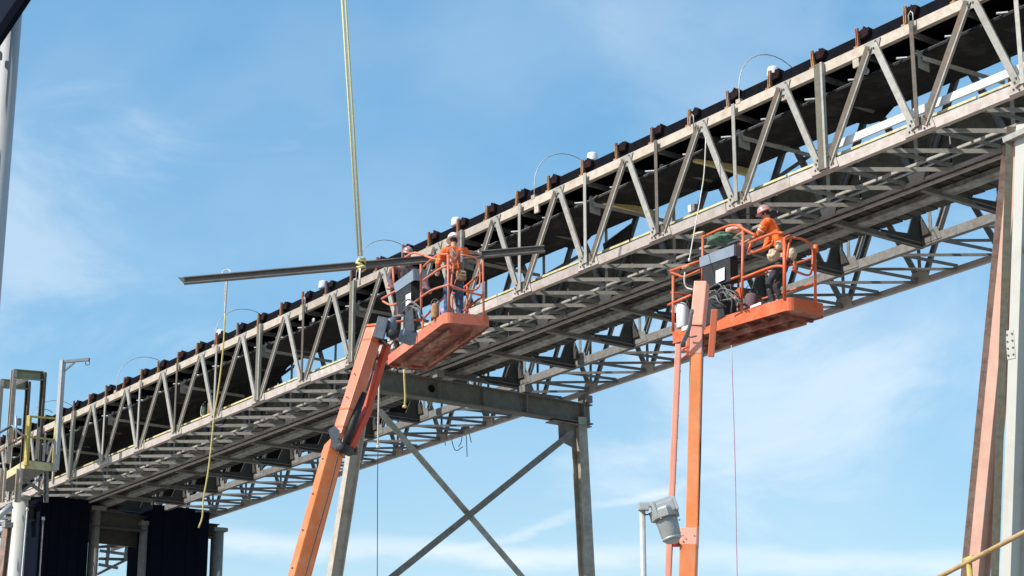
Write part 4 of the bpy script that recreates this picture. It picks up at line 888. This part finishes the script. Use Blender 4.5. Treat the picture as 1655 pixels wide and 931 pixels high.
# ------------------------------------------------------------ boom lifts
class Basket:
    def __init__(s, root, Apx, Bpx, Cpx, dA):
        s.root = root; s.A = at(*Apx, dA); s.z = s.A.z
        s.B = onz(*Bpx, s.z); C = onz(*Cpx, s.z)
        s.X = (s.B-s.A).normalized(); s.Y = Vector((s.X.y, -s.X.x, 0))
        if s.Y.dot(C-s.A) < 0: s.Y = -s.Y
        s.len = (s.B-s.A).length
        # width so that the far corner falls on the pixel column of C
        best = min(((abs(project(s.A+s.Y*w)[0]-Cpx[0]), w) for w in [0.6+0.01*i for i in range(150)])); s.wid = best[1]
    def L(s, px, py, off=0.0): return onplane(px, py, s.A+s.Y*off, s.Y)       # on the long near side
    def S(s, px, py, off=0.0): return onplane(px, py, s.A+s.X*off, s.X)       # on the short near side
    def P(s, x, y, z): return s.A+s.X*x+s.Y*y+U*z
def project(P):
    P = Vector(P)-CAM; d = P.y*CP+P.z*SP; u = -P.y*SP+P.z*CP
    return 827.5+FOC*P.x/d, 465.5-FOC*u/d
def rrect(bk, x0, x1, y0, y1, r, z):
    pts = []
    for cx, cy, a0 in ((x0+r, y0+r, math.pi), (x1-r, y0+r, 1.5*math.pi), (x1-r, y1-r, 0), (x0+r, y1-r, 0.5*math.pi)):
        for k in range(6): a = a0+k*math.pi/10; pts.append(bk.P(cx+r*math.cos(a), cy+r*math.sin(a), z))
    return pts
def basket_tray(bk, hgt, m, mu, ribs=True):
    pts0 = rrect(bk, 0, bk.len, 0, bk.wid, 0.16, 0.0); pts1 = rrect(bk, 0, bk.len, 0, bk.wid, 0.16, hgt); pin = rrect(bk, 0.03, bk.len-0.03, 0.03, bk.wid-0.03, 0.14, hgt)
    pin0 = rrect(bk, 0.03, bk.len-0.03, 0.03, bk.wid-0.03, 0.14, 0.04)
    bm = bmesh.new(); R_ = [[bm.verts.new(p) for p in q] for q in (pts0, pts1, pin, pin0)]; n = len(pts0)
    for a, b in zip(R_, R_[1:]):
        for i in range(n): bm.faces.new((a[i], a[(i+1) % n], b[(i+1) % n], b[i]))
    o = finish('kick_plate', bm, m, bk.root)
    plate('floor_pan', rrect(bk, 0.035, bk.len-0.035, 0.035, bk.wid-0.035, 0.13, 0.03), U, 0.03, mu, bk.root)
    k = 0
    for x in ([0.35+0.45*i for i in range(int((bk.len-0.4)/0.45)+1)] if ribs else [bk.len-0.2]):
        boxpart('floor_rib', bk.P(x, bk.wid/2, 0.0-0.01), bk.X, bk.Y, U, 0.07, bk.wid-0.1, 0.07, mu, bk.root)
    for y in (0.25, bk.wid-0.25):
        boxpart('support_rail', bk.P(bk.len*0.5, y, -0.075), bk.X, bk.Y, U, bk.len*0.8, 0.08, 0.08, mu, bk.root)
def rail(bk, pts, m='orange', r=0.024, curve=3, name='guard_rail'): return tube(name, pts, r, m, bk.root, n=8, curve=curve)
def chassis(root, c, m):
    c = Vector((c.x, c.y, 0))
    boxpart('turntable', c+U*1.35, Vector((1, 0, 0)), VX, U, 1.6, 3.2, 0.9, m, root, 0.08)
    boxpart('chassis', c+U*0.65, Vector((1, 0, 0)), VX, U, 2.0, 3.6, 0.4, 'bracket_grey', root, 0.05)
    for x in (-1, 1):
        for y in (-1.35, 1.35): lathe('wheel', c+Vector((x*0.95, y, 0.48)), Vector((x, 0, 0)), [(0.25, 0), (0.46, 0.02), (0.48, 0.1), (0.48, 0.26), (0.44, 0.34), (0.2, 0.34)], 'tyre', root, n=20)
def arm(name, p0, p1, w, dpt, m, parent, face, label=None):
    X = (p1-p0); Ln = X.length; M = frame(p0, p1, face); X_, Y_, Z_ = M.col[0].xyz, M.col[1].xyz, M.col[2].xyz
    return boxpart(name, (p0+p1)/2, X_, Y_, Z_, Ln, dpt, w, m, parent, 0.02, label)
# ---- left lift
d1 = 37.0
base1 = at(470, 1150, 31.5)
lift1 = thing('boom_lift', Vector((base1.x, base1.y, 0)), 'faded orange boom lift whose basket holds two workers beside the suspended steel channel', 'boom lift', 'orange boom lifts')
bk = Basket(lift1, (719, 521), (624, 592), (794, 537), d1)
print('basket1', bk.len, bk.wid, bk.X, bk.Y, [project(bk.P(x, y, 0)) for x, y in ((0, 0), (bk.len, 0), (0, bk.wid), (bk.len, bk.wid))])
basket_tray(bk, 0.22, 'orange_pale', 'orange_dirty', False)
Pk, Pd = 'orange_pale', 'orange'
rail(bk, [bk.L(725, 503), bk.L(724, 412)], Pk, curve=0, name='rail_post')
rail(bk, [bk.L(681, 518), bk.L(680, 416)], Pk, curve=0, name='rail_post')
rail(bk, [bk.L(635, 432), bk.L(664, 410), bk.L(680, 411), bk.L(694, 416), bk.L(712, 420)], Pk)
rail(bk, [bk.L(682, 433), bk.L(706, 413), bk.L(724, 411)], Pk)
rail(bk, [bk.L(684, 453), bk.L(710, 435), bk.L(722, 430)], Pk)
rail(bk, [bk.L(617, 483), bk.L(640, 470)], Pk, curve=0); rail(bk, [bk.L(619, 487), bk.L(632, 493), bk.L(645, 487), bk.L(646, 472)], Pk)
rail(bk, [bk.L(640, 512), bk.L(680, 481), bk.L(700, 468), bk.L(726, 460)], Pk)
rail(bk, [bk.L(643, 486), bk.L(643, 512)], Pk, curve=0, name='rail_post'); rail(bk, [bk.L(635, 433), bk.L(637, 465)], Pd, curve=0, name='rail_post')
bk.fy = min(bk.wid-0.03, (bk.S(781, 470)-bk.A).dot(bk.Y))
# far and end sides
rail(bk, [bk.S(782, 518), bk.S(780, 421)], Pk, curve=0, name='rail_post')
rail(bk, [bk.S(724, 411), bk.S(733, 424), bk.S(730, 452), bk.S(734, 466), bk.S(765, 469), bk.S(775, 460), bk.S(775, 432), bk.S(768, 417), bk.S(745, 412)], Pk, r=0.02, name='gate')
rail(bk, [bk.S(726, 460), bk.S(750, 470), bk.S(781, 478)], Pk)
rail(bk, [bk.P(0.05, bk.fy, 1.12), bk.P(bk.len*0.4, bk.fy, 1.12), bk.P(bk.len*0.55, bk.fy, 1.25), bk.P(bk.len-0.1, bk.fy, 1.12)], Pd)
rail(bk, [bk.P(0.05, bk.fy, 0.62), bk.P(bk.len-0.1, bk.fy, 0.62)], Pd, curve=0)
for x in (1.0, 2.0, bk.len-0.08): rail(bk, [bk.P(x, bk.fy, 0.1), bk.P(x, bk.fy, 1.12)], Pd, curve=0, name='rail_post')
rail(bk, [bk.P(bk.len-0.03, 0.05, 0.62), bk.P(bk.len-0.03, bk.fy, 0.62)], Pd, curve=0); rail(bk, [bk.P(bk.len-0.03, 0.05, 1.0), bk.P(bk.len-0.03, bk.fy, 1.12)], Pd, curve=0)
def console(bk, quad, off, body, paper, dark):
    P4 = [bk.L(x, y, off) for x, y in quad]
    plate('console_front', P4, bk.Y, 0.03, 'box_grey', bk.root)
    back = [p+bk.Y*0.32+U*0.03 for p in (P4[0], P4[1])]
    plate('console_lid', [P4[0]+U*0.005, P4[1]+U*0.005, back[1], back[0]], U, 0.02, 'box_grey', bk.root)
    plate('console_end', [P4[1]+bk.Y*0.01, P4[2]+bk.Y*0.01, P4[2]+bk.Y*0.3, P4[1]+bk.Y*0.3], bk.X, 0.02, 'bracket_grey', bk.root)
    plate('console_base', [bk.L(x, y, off+0.10) for x, y in body], bk.Y, 0.20, 'black_plastic', bk.root)
    plate('instruction_sheet', [bk.L(x, y, off-0.03) for x, y in paper], bk.Y, 0.008, 'paper', bk.root)
console(bk, [(637, 459), (668, 436), (669, 453), (640, 473)], -0.03, [(646, 471), (671, 454), (673, 498), (650, 508)], [(656, 477), (664, 473), (664, 490), (656, 496)], None)
for q in range(6):
    x = 640+random.uniform(0, 30); y = 500+random.uniform(-8, 6)
    rail(bk, [bk.L(x, y, -0.12), bk.L(x+10, y-8, -0.2), bk.L(x+20, y-2, -0.2), bk.L(x+random.uniform(20, 34), y+14, -0.1)], 'hose', r=0.016, name='hose')
rail(bk, [bk.L(632, 518, -0.15), bk.L(636, 512, -0.25), bk.L(650, 510, -0.3), bk.L(660, 514, -0.2), bk.L(656, 520, -0.12)], 'bracket_grey', r=0.022, name='hose')
# rotator bracket between jib and basket
cj = at(622, 537, d1-0.3)
arm('rotator', at(607, 530, d1-0.35), at(624, 534, d1-0.35), 0.44, 0.30, 'bracket_grey', lift1, Vector((0, -1, 0)))
lathe('rotator_drum', at(632, 545, d1-0.3), U, [(0.07, 0), (0.10, 0.02), (0.10, 0.34), (0.07, 0.38)], 'bracket_grey', lift1)
arm('basket_mount', at(648, 541, d1-0.2), at(669, 549, d1-0.1), 0.24, 0.25, 'bracket_grey', lift1, Vector((0, -1, 0)))
plate('basket_mount', [at(656, 505, d1-0.15), at(667, 500, d1-0.15), at(669, 535, d1-0.15), at(652, 540, d1-0.15)], Vector((0, -1, 0)), 0.12, 'bracket_grey', lift1)
lathe('rotator_pin', at(634, 538, d1-0.62), Vector((0, 1, 0)), [(0.05, 0), (0.08, 0.01), (0.08, 0.3)], 'black_plastic', lift1)
rail(bk, [at(618, 550, d1-0.5), at(630, 558, d1-0.5), at(640, 545, d1-0.5)], 'hose', r=0.02, name='hose')
rail(bk, [at(612, 552, d1-0.4), at(626, 552, d1-0.4)], 'black_plastic', r=0.05, curve=0, name='pivot_pin')
# jib, boom
FC = Vector((-0.55, -0.75, 0.25))
j0, j1 = at(551, 705, 35.8), at(606, 533, d1-0.3)
arm('jib_arm', j0, j1, 0.27, 0.26, 'orange_pale', lift1, Vector((-0.62, -0.70, 0.2)))
jx = (j1-j0).normalized()
for q in (0.12, 0.5, 2.0, 2.32): arm('jib_collar', j0+jx*q, j0+jx*(q+0.05), 0.282, 0.272, 'orange', lift1, Vector((-0.62, -0.70, 0.2)))
for q in (0.8, 1.3): lathe('bolt', j0+jx*q+Vector((-0.10, -0.12, 0)), Vector((-0.62, -0.7, 0.2)), [(0.016, 0), (0.016, 0.03), (0.01, 0.035)], 'bracket_grey', lift1, n=6)
arm('levelling_link', at(592, 665, 36.4), at(626, 556, d1-0.15), 0.13, 0.13, 'red_orange', lift1, FC)
arm('levelling_link', at(566, 722, 35.9), at(594, 660, 36.4), 0.17, 0.15, 'red_orange', lift1, FC)
tube('ram_body', [at(560, 716, 35.6), at(586, 636, 36.2)], 0.085, 'black_plastic', lift1, n=14)
tube('ram_rod', [at(586, 636, 36.2), at(610, 568, 36.8)], 0.036, 'chrome', lift1, n=12)
tube('hose', [at(566, 712, 35.9), at(580, 670, 36.3), at(600, 630, 36.9), at(604, 600, 37.2)], 0.018, 'wire_dark', lift1, n=6, curve=3)
p0, p1 = at(541, 722, 35.6), at(484, 931, 33.2)
ex = (p1-p0).normalized(); pz = p0+ex*((p0.z-1.6)/(-ex.z))
arm('main_boom', p0-ex*0.05, pz, 0.31, 0.33, 'orange_sun', lift1, Vector((-0.80, -0.60, 0.05)))
arm('wear_pad', p0+ex*0.10, p0+ex*0.22, 0.325, 0.345, 'orange_pale', lift1, Vector((-0.80, -0.60, 0.05)))
for q in range(6):
    cpt = p0+ex*(0.35+q*0.9)+Vector((-0.14, -0.13, 0)); lathe('bolt', cpt, Vector((-0.8, -0.6, 0)), [(0.018, 0), (0.018, 0.03), (0.01, 0.035)], 'bracket_grey', lift1, n=6)
tube('hose', [p0+Vector((0.13, -0.22, 0)), p0+ex*1.2+Vector((0.15, -0.20, 0)), p0+ex*3+Vector((0.13, -0.21, 0)), p0+ex*6+Vector((0.14, -0.20, 0))], 0.014, 'wire_dark', lift1, n=6, curve=3)
plate('knuckle_plate', [at(531, 695, 35.3), at(541, 688, 35.3), at(549, 696, 35.3), at(546, 712, 35.3), at(554, 726, 35.3), at(548, 734, 35.3), at(537, 722, 35.3)], Vector((0, -1, 0)), 0.05, 'bracket_grey', lift1)
lathe('knuckle_pin', at(549, 722, 35.25), Vector((0.3, 1, 0)), [(0.06, 0), (0.10, 0.02), (0.10, 0.5), (0.06, 0.52)], 'black_plastic', lift1)
boxpart('knuckle_clevis', at(566, 727, 36.1), Vector((1, 0, 0)), VX, U, 0.28, 0.3, 0.16, 'black_plastic', lift1, 0.03)
lathe('small_hole', at(493, 868, 34.1), Vector((-0.4, -1, 0)), [(0.02, 0), (0.022, 0.01)], 'black_plastic', lift1, n=8)
chassis(lift1, pz, 'orange')
# things standing in the left basket
def canister(nm, base, r, h, m, label, cat, cap='black_plastic'):
    t = thing(nm, base, label, cat); lathe('canister_body', base, U, [(r*0.95, 0), (r, 0.02), (r, h*0.75), (r*0.7, h*0.88), (r*0.3, h*0.95)], m, t)
    lathe('canister_cap', base+U*h*0.93, U, [(r*0.35, 0), (r*0.4, h*0.1), (r*0.2, h*0.14)], cap, t, n=10)
    tube('carry_handle', [base+U*h*0.8+Vector((r*1.02*math.cos(a), 0, r*1.6*math.sin(a))) for a in [k*math.pi/8 for k in range(9)]], 0.008, 'hose', t, n=6); return t
canister('paint_bucket', bk.P(0.62, 0.02, 0.23)-bk.Y*0.03, 0.085, 0.34, 'rust_post', 'brownish can with a wire handle on the rim of the left basket', 'can')
t = thing('tool_bag', bk.P(0.5, 0.35, 0.23), 'purple and white rag bundle on the floor of the left basket by the worker', 'bag')
bm = bmesh.new(); bmesh.ops.create_icosphere(bm, subdivisions=3, radius=0.16)
for v in bm.verts: v.co *= 1+0.25*noise.noise(v.co*9); v.co.z *= 0.8
bmesh.ops.translate(bm, verts=bm.verts, vec=bk.P(0.55, 0.25, 0.34)); finish('bundle', bm, 'rope_pink', t, True)
# worker with tool belt, seen from behind
X1 = Vector((0.94, 0.34, 0)).normalized(); Y1 = Vector((-X1.y, X1.x, 0))
ft = onz(733, 526, bk.z+0.05)
print('feet px', project(ft), 'head', project(ft+U*1.78))
hw = onplane(772, 409, pa-Vector((0, 0.12, 0)), Vector((-0.12, 1, 0))); K1 = 1.09
def rel1(p): q = (p-ft)/K1; return (q.dot(X1), q.dot(Y1), q.z)
ew = onplane(752, 407, hw.lerp(ft+Y1*0.1, 0.55), Vector((0, 1, 0)))
J1 = joints(ft, X1, Y1, K1, lean=0.03, shoulder_r=(0.20, 0.03, 1.46), elbow_r=rel1(ew), wrist_r=rel1(hw), elbow_l=(-0.30, 0.10, 1.15), wrist_l=(-0.20, 0.36, 1.12), hdir_r=(0.75, 0.5, 0.05), thumb_r=(0, 0.2, 1), curl_r=(-0.3, 0.3, -1))
w1 = person('worker seen from behind in orange shirt, leather tool belt and blue jeans', J1, X1, Y1, 'hivis', 'jeans', 'hat_white', gloves='glove', vest='vest_pink',
            belt=[(0.10, -0.16, 0.20, 0.20, 'leather'), (-0.15, -0.13, 0.12, 0.16, 'shirt_grey')], group='workers in the lift baskets', short=True)
boxpart('belt_buckle_pouch', J1['pelvis']+X1*0.12-Y1*0.22+U*0.0, X1, Y1, U, 0.11, 0.03, 0.10, 'canvas', w1, 0.01)
boxpart('pouch_slot', J1['pelvis']+X1*0.12-Y1*0.238+U*0.0, X1, Y1, U, 0.07, 0.01, 0.03, 'boot', w1, 0.003)
tube('lanyard', [J1['chest']-Y1*0.16, J1['pelvis']-Y1*0.22+X1*0.02+U*0.1, bk.S(733, 466)], 0.012, 'orange', w1, n=6, curve=3)
# second worker, facing the camera behind the console
X2 = Vector((-0.93, -0.36, 0)).normalized(); Y2 = Vector((-X2.y, X2.x, 0))
hdp = bk.L(656, 411, 0.75); ft2 = hdp-U*1.69; ft2.z = bk.z+0.05
print('w2 head want', project(hdp), 'got', project(ft2+U*1.68), 'z diff', hdp.z-ft2.z)
kk = (hdp.z-ft2.z)/1.66
J2 = joints(ft2, X2, Y2, kk, lean=0.06, elbow_r=(0.30, 0.16, 1.12), wrist_r=(0.12, 0.36, 1.12), elbow_l=(-0.30, 0.16, 1.12), wrist_l=(-0.10, 0.36, 1.10))
person('worker in brownish hard hat facing the camera behind the left basket console', J2, X2, Y2, 'shirt_grey', 'trousers_dark', 'hat_red', group='workers in the lift baskets', short=False, belt=None)
# ---- right lift
d2 = 34.5
base2 = at(1100, 1150, 32)
lift2 = thing('boom_lift', Vector((base2.x, base2.y, 0)), 'bright orange boom lift at the right whose near vertical boom carries a wide cluttered basket', 'boom lift', 'orange boom lifts')
bk2 = Basket(lift2, (1277, 500), (1082, 557), (1324, 516), d2)
print('basket2', bk2.len, bk2.wid, [project(bk2.P(x, y, 0)) for x, y in ((0, 0), (bk2.len, 0), (0, bk2.wid), (bk2.len, bk2.wid))])
bk2.wid *= 1.28
basket_tray(bk2, 0.25, 'orange', 'orange_dirty')
Lq = bk2.L; Sq = bk2.S; m2 = 'orange'
rail(bk2, [Lq(1268, 484), Lq(1268, 384)], m2, r=0.035, curve=0, name='rail_post')
rail(bk2, [Lq(1199, 505), Lq(1201, 372)], m2, r=0.028, curve=0, name='rail_post')
rail(bk2, [Lq(1135, 462), Lq(1136, 384)], m2, r=0.026, curve=0, name='rail_post')
rail(bk2, [Lq(1088, 535), Lq(1088, 446)], m2, r=0.03, curve=0, name='rail_post')
rail(bk2, [Lq(1134, 384), Lq(1172, 367), Lq(1190, 364), Lq(1203, 371), Lq(1222, 381)], m2, r=0.027)
rail(bk2, [Lq(1083, 438), Lq(1131, 422)], m2, r=0.027, curve=0)
rail(bk2, [Lq(1084, 440), Lq(1095, 444), Lq(1106, 447), Lq(1132, 436)], m2, r=0.024)
rail(bk2, [Lq(1080, 493), Lq(1117, 477)], m2, r=0.027, curve=0)
rail(bk2, [Lq(1144, 466), Lq(1172, 455), Lq(1196, 446)], m2, r=0.026, curve=0)
rail(bk2, [Lq(1199, 450), Lq(1240, 434), Lq(1256, 430), Lq(1268, 431)], m2, r=0.027)
rail(bk2, [Lq(1210, 393), Lq(1250, 377), Lq(1266, 377)], m2, r=0.030); rail(bk2, [Lq(1216, 409), Lq(1246, 396), Lq(1249, 388)], m2, r=0.026); rail(bk2, [Lq(1214, 393), Lq(1209, 408)], m2, r=0.026, curve=0)
rail(bk2, [Sq(1318, 497), Sq(1317, 402)], m2, r=0.03, curve=0, name='rail_post'); rail(bk2, [Sq(1319, 408), Sq(1318, 396)], m2, r=0.05, curve=0, name='rail_cap')
rail(bk2, [Sq(1269, 384), Sq(1276, 381), Sq(1279, 384), Sq(1275, 396), Sq(1272, 420)], m2, r=0.022, name='gate'); rail(bk2, [Sq(1280, 384), Sq(1300, 388), Sq(1313, 402), Sq(1312, 436), Sq(1306, 445), Sq(1290, 440), Sq(1280, 436)], m2, r=0.022, name='gate')
rail(bk2, [Sq(1285, 422), Sq(1285, 438)], m2, r=0.03, curve=0)
bk2.fy = (bk2.S(1317, 450)-bk2.A).dot(bk2.Y)
rail(bk2, [bk2.P(0.05, bk2.fy, 1.12), bk2.P(bk2.len-0.1, bk2.fy, 1.12)], 'orange', curve=0); rail(bk2, [bk2.P(0.05, bk2.fy, 0.62), bk2.P(bk2.len-0.1, bk2.fy, 0.62)], 'orange', curve=0)
for x in (1.1, 2.1, bk2.len-0.08): rail(bk2, [bk2.P(x, bk2.fy, 0.1), bk2.P(x, bk2.fy, 1.12)], 'orange', curve=0, name='rail_post')
rail(bk2, [bk2.P(bk2.len-0.03, 0.05, 1.08), bk2.P(bk2.len-0.03, bk2.fy, 1.12)], 'orange', curve=0)
console(bk2, [(1131, 417), (1187, 396), (1187, 413), (1132, 432)], -0.03, [(1140, 428), (1186, 413), (1187, 455), (1144, 470)], [(1157, 438), (1171, 432), (1171, 452), (1157, 458)], None)
random.seed(21)
for q in range(16):
    x = 1142+random.uniform(0, 34); y = 474+random.uniform(-10, 16)
    rail(bk2, [Lq(x, y, -0.12), Lq(x+random.uniform(3, 12), y+random.uniform(-9, 2), -0.2), Lq(x+random.uniform(12, 20), y+random.uniform(-4, 8), -0.22), Lq(x+random.uniform(16, 28), y+random.uniform(8, 20), -0.08)], random.choice(['hose', 'hose', 'galv', 'wire_dark']), r=0.014, name='hose')
plate('mount_frame', [Lq(1142, 478, 0.15), Lq(1176, 472, 0.15), Lq(1182, 512, 0.15), Lq(1148, 530, 0.15)], bk2.Y, 0.35, 'black_plastic', lift2)
plate('label_plate', [Lq(1213, 494.5, -0.012), Lq(1230, 488, -0.012), Lq(1230, 492, -0.012), Lq(1213, 498.5, -0.012)], bk2.Y, 0.006, 'paper', lift2)
plate('label_plate', [Lq(1102, 529, -0.012), Lq(1112, 525.5, -0.012), Lq(1112, 532, -0.012), Lq(1102, 535.5, -0.012)], bk2.Y, 0.006, 'paper', lift2)
plate('corner_flap', [Lq(1186, 472, -0.04), Lq(1196, 464, -0.04), Lq(1198, 482, -0.04), Lq(1190, 487, -0.04)], bk2.Y, 0.02, 'orange', lift2)
# boom of the right lift
FV = Vector((-0.12, -1, 0.05))
db = 33.3
arm('jib_end', at(1134.5, 458, db+0.5), at(1127.5, 529, db+0.2), 0.235, 0.26, 'pink_faded', lift2, Vector((-0.35, -1, 0.05)))
arm('fly_boom', at(1127, 528, db+0.25), at(1119, 857, 32.3), 0.215, 0.22, 'orange_sun', lift2, Vector((-0.25, -1, 0.05)))
arm('fly_boom_tip', at(1127, 529, db+0.22), at(1125.7, 574, db+0.07), 0.222, 0.235, 'pink_faded', lift2, Vector((-0.25, -1, 0.05)))
p0, p1 = at(1114.8, 856, 32.3), at(1112, 931, 32.0); ex = (p1-p0).normalized(); pz = p0+ex*((p0.z-1.6)/(-ex.z))
arm('mid_boom', p0, pz, 0.29, 0.28, 'orange_sun', lift2, Vector((-0.25, -1, 0.05)))
arm('boom_collar', p0-ex*0.005, p0+ex*0.30, 0.30, 0.29, 'pink_faded', lift2, Vector((-0.25, -1, 0.05)))
a, b = at(1096.5, 557, db), at(1080, 931, 32.0); q_ = a+(b-a)*((a.z-1.6)/(a.z-b.z))
arm('cable_track', a, q_, 0.105, 0.12, 'pink_faded', lift2, Vector((-0.25, -1, 0.05)))
boxpart('track_bracket', at(1095, 879, 32.15), Vector((1, 0, 0)), VX, U, 0.16, 0.08, 0.10, 'red', lift2, 0.01)
lathe('bracket_knob', at(1093, 879, 32.1), Vector((0, -1, 0)), [(0.05, 0), (0.05, 0.04), (0.02, 0.05)], 'red', lift2, n=10)
arm('jib_lug', at(1112, 530, db+0.3), at(1111, 575, db+0.3), 0.07, 0.1, 'pink_faded', lift2, FV)
arm('jib_lug', at(1155, 500, db+0.9), at(1149, 577, db+0.9), 0.12, 0.12, 'orange_pale', lift2, FV)
rail(bk2, [at(1101, 580, db+0.2), at(1112, 570, db+0.2), at(1103, 565, db+0.2), at(1113, 560, db+0.2)], 'orange', r=0.02, name='pivot_pin')
for q in range(3):
    rail(bk2, [at(1117+q, 500, db+0.0), at(1114+q, 525, db-0.05), at(1106+q*2, 545, db-0.05), at(1099+q, 560, db-0.05)], 'hose', r=0.022, name='hose')
rail(bk2, [at(1109, 541, db), at(1116, 545, db), at(1126, 543, db-0.05)], 'hose', r=0.014, name='hose')
rail(bk2, [at(1107, 440, db+0.6), at(1106, 455, db+0.6), at(1110, 465, db+0.6), at(1120, 468, db+0.5)], 'rope_white', r=0.014, name='hose')
chassis(lift2, pz, 'orange')
plate('label_plate', [at(1116, 500, db+0.0), at(1122, 500, db+0.0), at(1121.5, 508, db+0.0), at(1115.5, 508, db+0.0)], FV, 0.004, 'paper', lift2)
tube('hose', [at(1137, 540, db+0.1), at(1134, 650, 32.9), at(1131.5, 760, 32.6), at(1128, 850, 32.25)], 0.012, 'wire_dark', lift2, n=6, curve=3)
for q in range(5):
    lathe('bolt', at(1104+(q % 2)*18, 866+q//2*9, 32.1), FV, [(0.012, 0), (0.012, 0.02), (0.006, 0.024)], 'bracket_grey', lift2, n=6)
for q in range(9):
    a_ = at(1095.2-q*1.6, 600+q*36, db-q*0.12-0.06); boxpart('track_clip', a_, Vector((1, 0, 0)), VX, U, 0.115, 0.02, 0.03, 'orange_pale', lift2)
# loads of the right basket
pb_ = Lq(1103, 502, 0.12); canister('white_drum', Vector((pb_.x, pb_.y, bk2.z+0.30)), 0.125, 0.56, 'white_paint', 'white cylinder with dark top standing in the left end of the right basket', 'drum')
pb_ = Lq(1214, 484, 0.15); canister('grey_bucket', Vector((pb_.x, pb_.y, bk2.z+0.26)), 0.13, 0.36, 'shirt_grey', 'dark grey bucket at the worker feet in the right basket', 'bucket')
def lump(nm, part, c, r, m, label, cat, sc=(1, 1, 1), sd=0, ax=None):
    t = thing(nm, c, label, cat); bm = bmesh.new(); bmesh.ops.create_icosphere(bm, subdivisions=4, radius=1.0)
    for v in bm.verts:
        n1 = noise.noise(v.co*1.7+Vector((sd, 0, 0))); n2 = noise.noise(v.co*4.5+Vector((0, sd, 0))); v.co *= 1+0.28*n1+0.13*n2
        v.co = Vector((v.co.x*sc[0]*r, v.co.y*sc[1]*r, v.co.z*sc[2]*r))
    if ax: 
        for v in bm.verts: v.co = bk2.X*v.co.x+bk2.Y*v.co.y+U*v.co.z
    bmesh.ops.translate(bm, verts=bm.verts, vec=c); finish(part, bm, m, t, True); return t
lump('green_jacket', 'cloth', Lq(1165, 385, 0.10), 0.30, 'shirt_green', 'green camouflage jacket bundled over the console rail of the right basket', 'jacket', (1.25, 0.6, 0.33), 3, True)
lump('cloth_bundle', 'cloth', Lq(1187, 371, 0.28), 0.16, 'vest_pink', 'faded pink bundle lying above the green jacket under the arched rail', 'bundle', (1.3, 0.8, 0.6), 5, True)
lump('tool_pouch_bag', 'pouch', Lq(1250, 412, 0.10), 0.125, 'canvas', 'larger cream canvas pouch hanging at the waist of the orange shirted worker', 'bag', (0.9, 0.8, 0.95), 8)
lump('tool_pouch_bag', 'pouch', Lq(1259, 397, 0.22), 0.09, 'canvas', 'small upper cream pouch on the hip of the orange shirted worker', 'bag', (0.7, 0.8, 1.1), 9)
lump('tool_pouch_bag', 'pouch', Lq(1281, 410, 0.30), 0.11, 'canvas', 'cream canvas pouch hanging to the right of the thick corner post', 'bag', (0.7, 0.8, 1.1), 12)
lump('rag', 'cloth', Lq(1128, 381, 0.0)+U*0.03, 0.11, 'canvas', 'cream knotted rag tied on the top rail corner of the right basket', 'rag', (1.6, 0.6, 0.35), 14, True)
lump('rag', 'cloth', Lq(1108, 432, -0.05), 0.07, 'leather', 'brownish rag knotted on the lower left rail of the right basket', 'rag', (1.5, 0.6, 0.5), 15, True)
# worker of the right basket, bending to the left
X3 = Vector((0.25, 0.97, 0)).normalized(); Y3 = Vector((-0.97, 0.25, 0)).normalized()   # chest turned to the left of the picture
hd3 = Lq(1243, 338, 0.45); ft3 = Vector((hd3.x+0.14, hd3.y, bk2.z+0.05)); hgt3 = hd3.z-ft3.z
print('w3 height', hgt3)
k3 = hgt3/1.67
wr = Lq(1203, 392, 0.25); el = Lq(1226, 380, 0.25); sl_ = Lq(1240, 356, 0.30)
def rel(p): q = (p-ft3)/k3; return (q.dot(X3), q.dot(Y3), q.z)
J3 = joints(ft3, X3, Y3, k3, lean=0.0, crouch=0.15, pelvis=(0, -0.10, 0.96), hip_r=(0.10, -0.10, 0.90), hip_l=(-0.10, -0.10, 0.90), chest=(0, 0.02, 1.26), neck=(0, 0.12, 1.50), head=(0, 0.16, 1.60),
            shoulder_l=rel(sl_), elbow_l=rel(el), wrist_l=rel(wr), shoulder_r=(0.20, 0.07, 1.39), elbow_r=(0.26, 0.22, 1.14), wrist_r=(0.12, 0.36, 1.08), knee_r=(0.12, 0.06, 0.5), knee_l=(-0.14, 0.14, 0.52), ankle_l=(-0.14, 0.06, 0.08), ankle_r=(0.14, -0.14, 0.08), thumb_l=(0, 0, 1), curl_l=(0.2, 0.3, -1))
w3 = person('worker in orange shirt and dark trousers turned left in the right basket', J3, X3, Y3, 'hivis', 'trousers_dark', 'hat_red', vest=None, belt=[(-0.12, -0.10, 0.14, 0.18, 'trousers_dark')], group='workers in the lift baskets', short=True)
for z_ in (0.03, 0.10):
    lathe('reflective_strip', J3['shoulder_l'].lerp(J3['elbow_l'], 0.35+z_*3), (J3['elbow_l']-J3['shoulder_l']), [(0.076, 0), (0.079, 0.005), (0.076, 0.035)], 'reflective', w3)
for o in bpy.data.objects:
    if o.get('kind') == 'stuff': pass
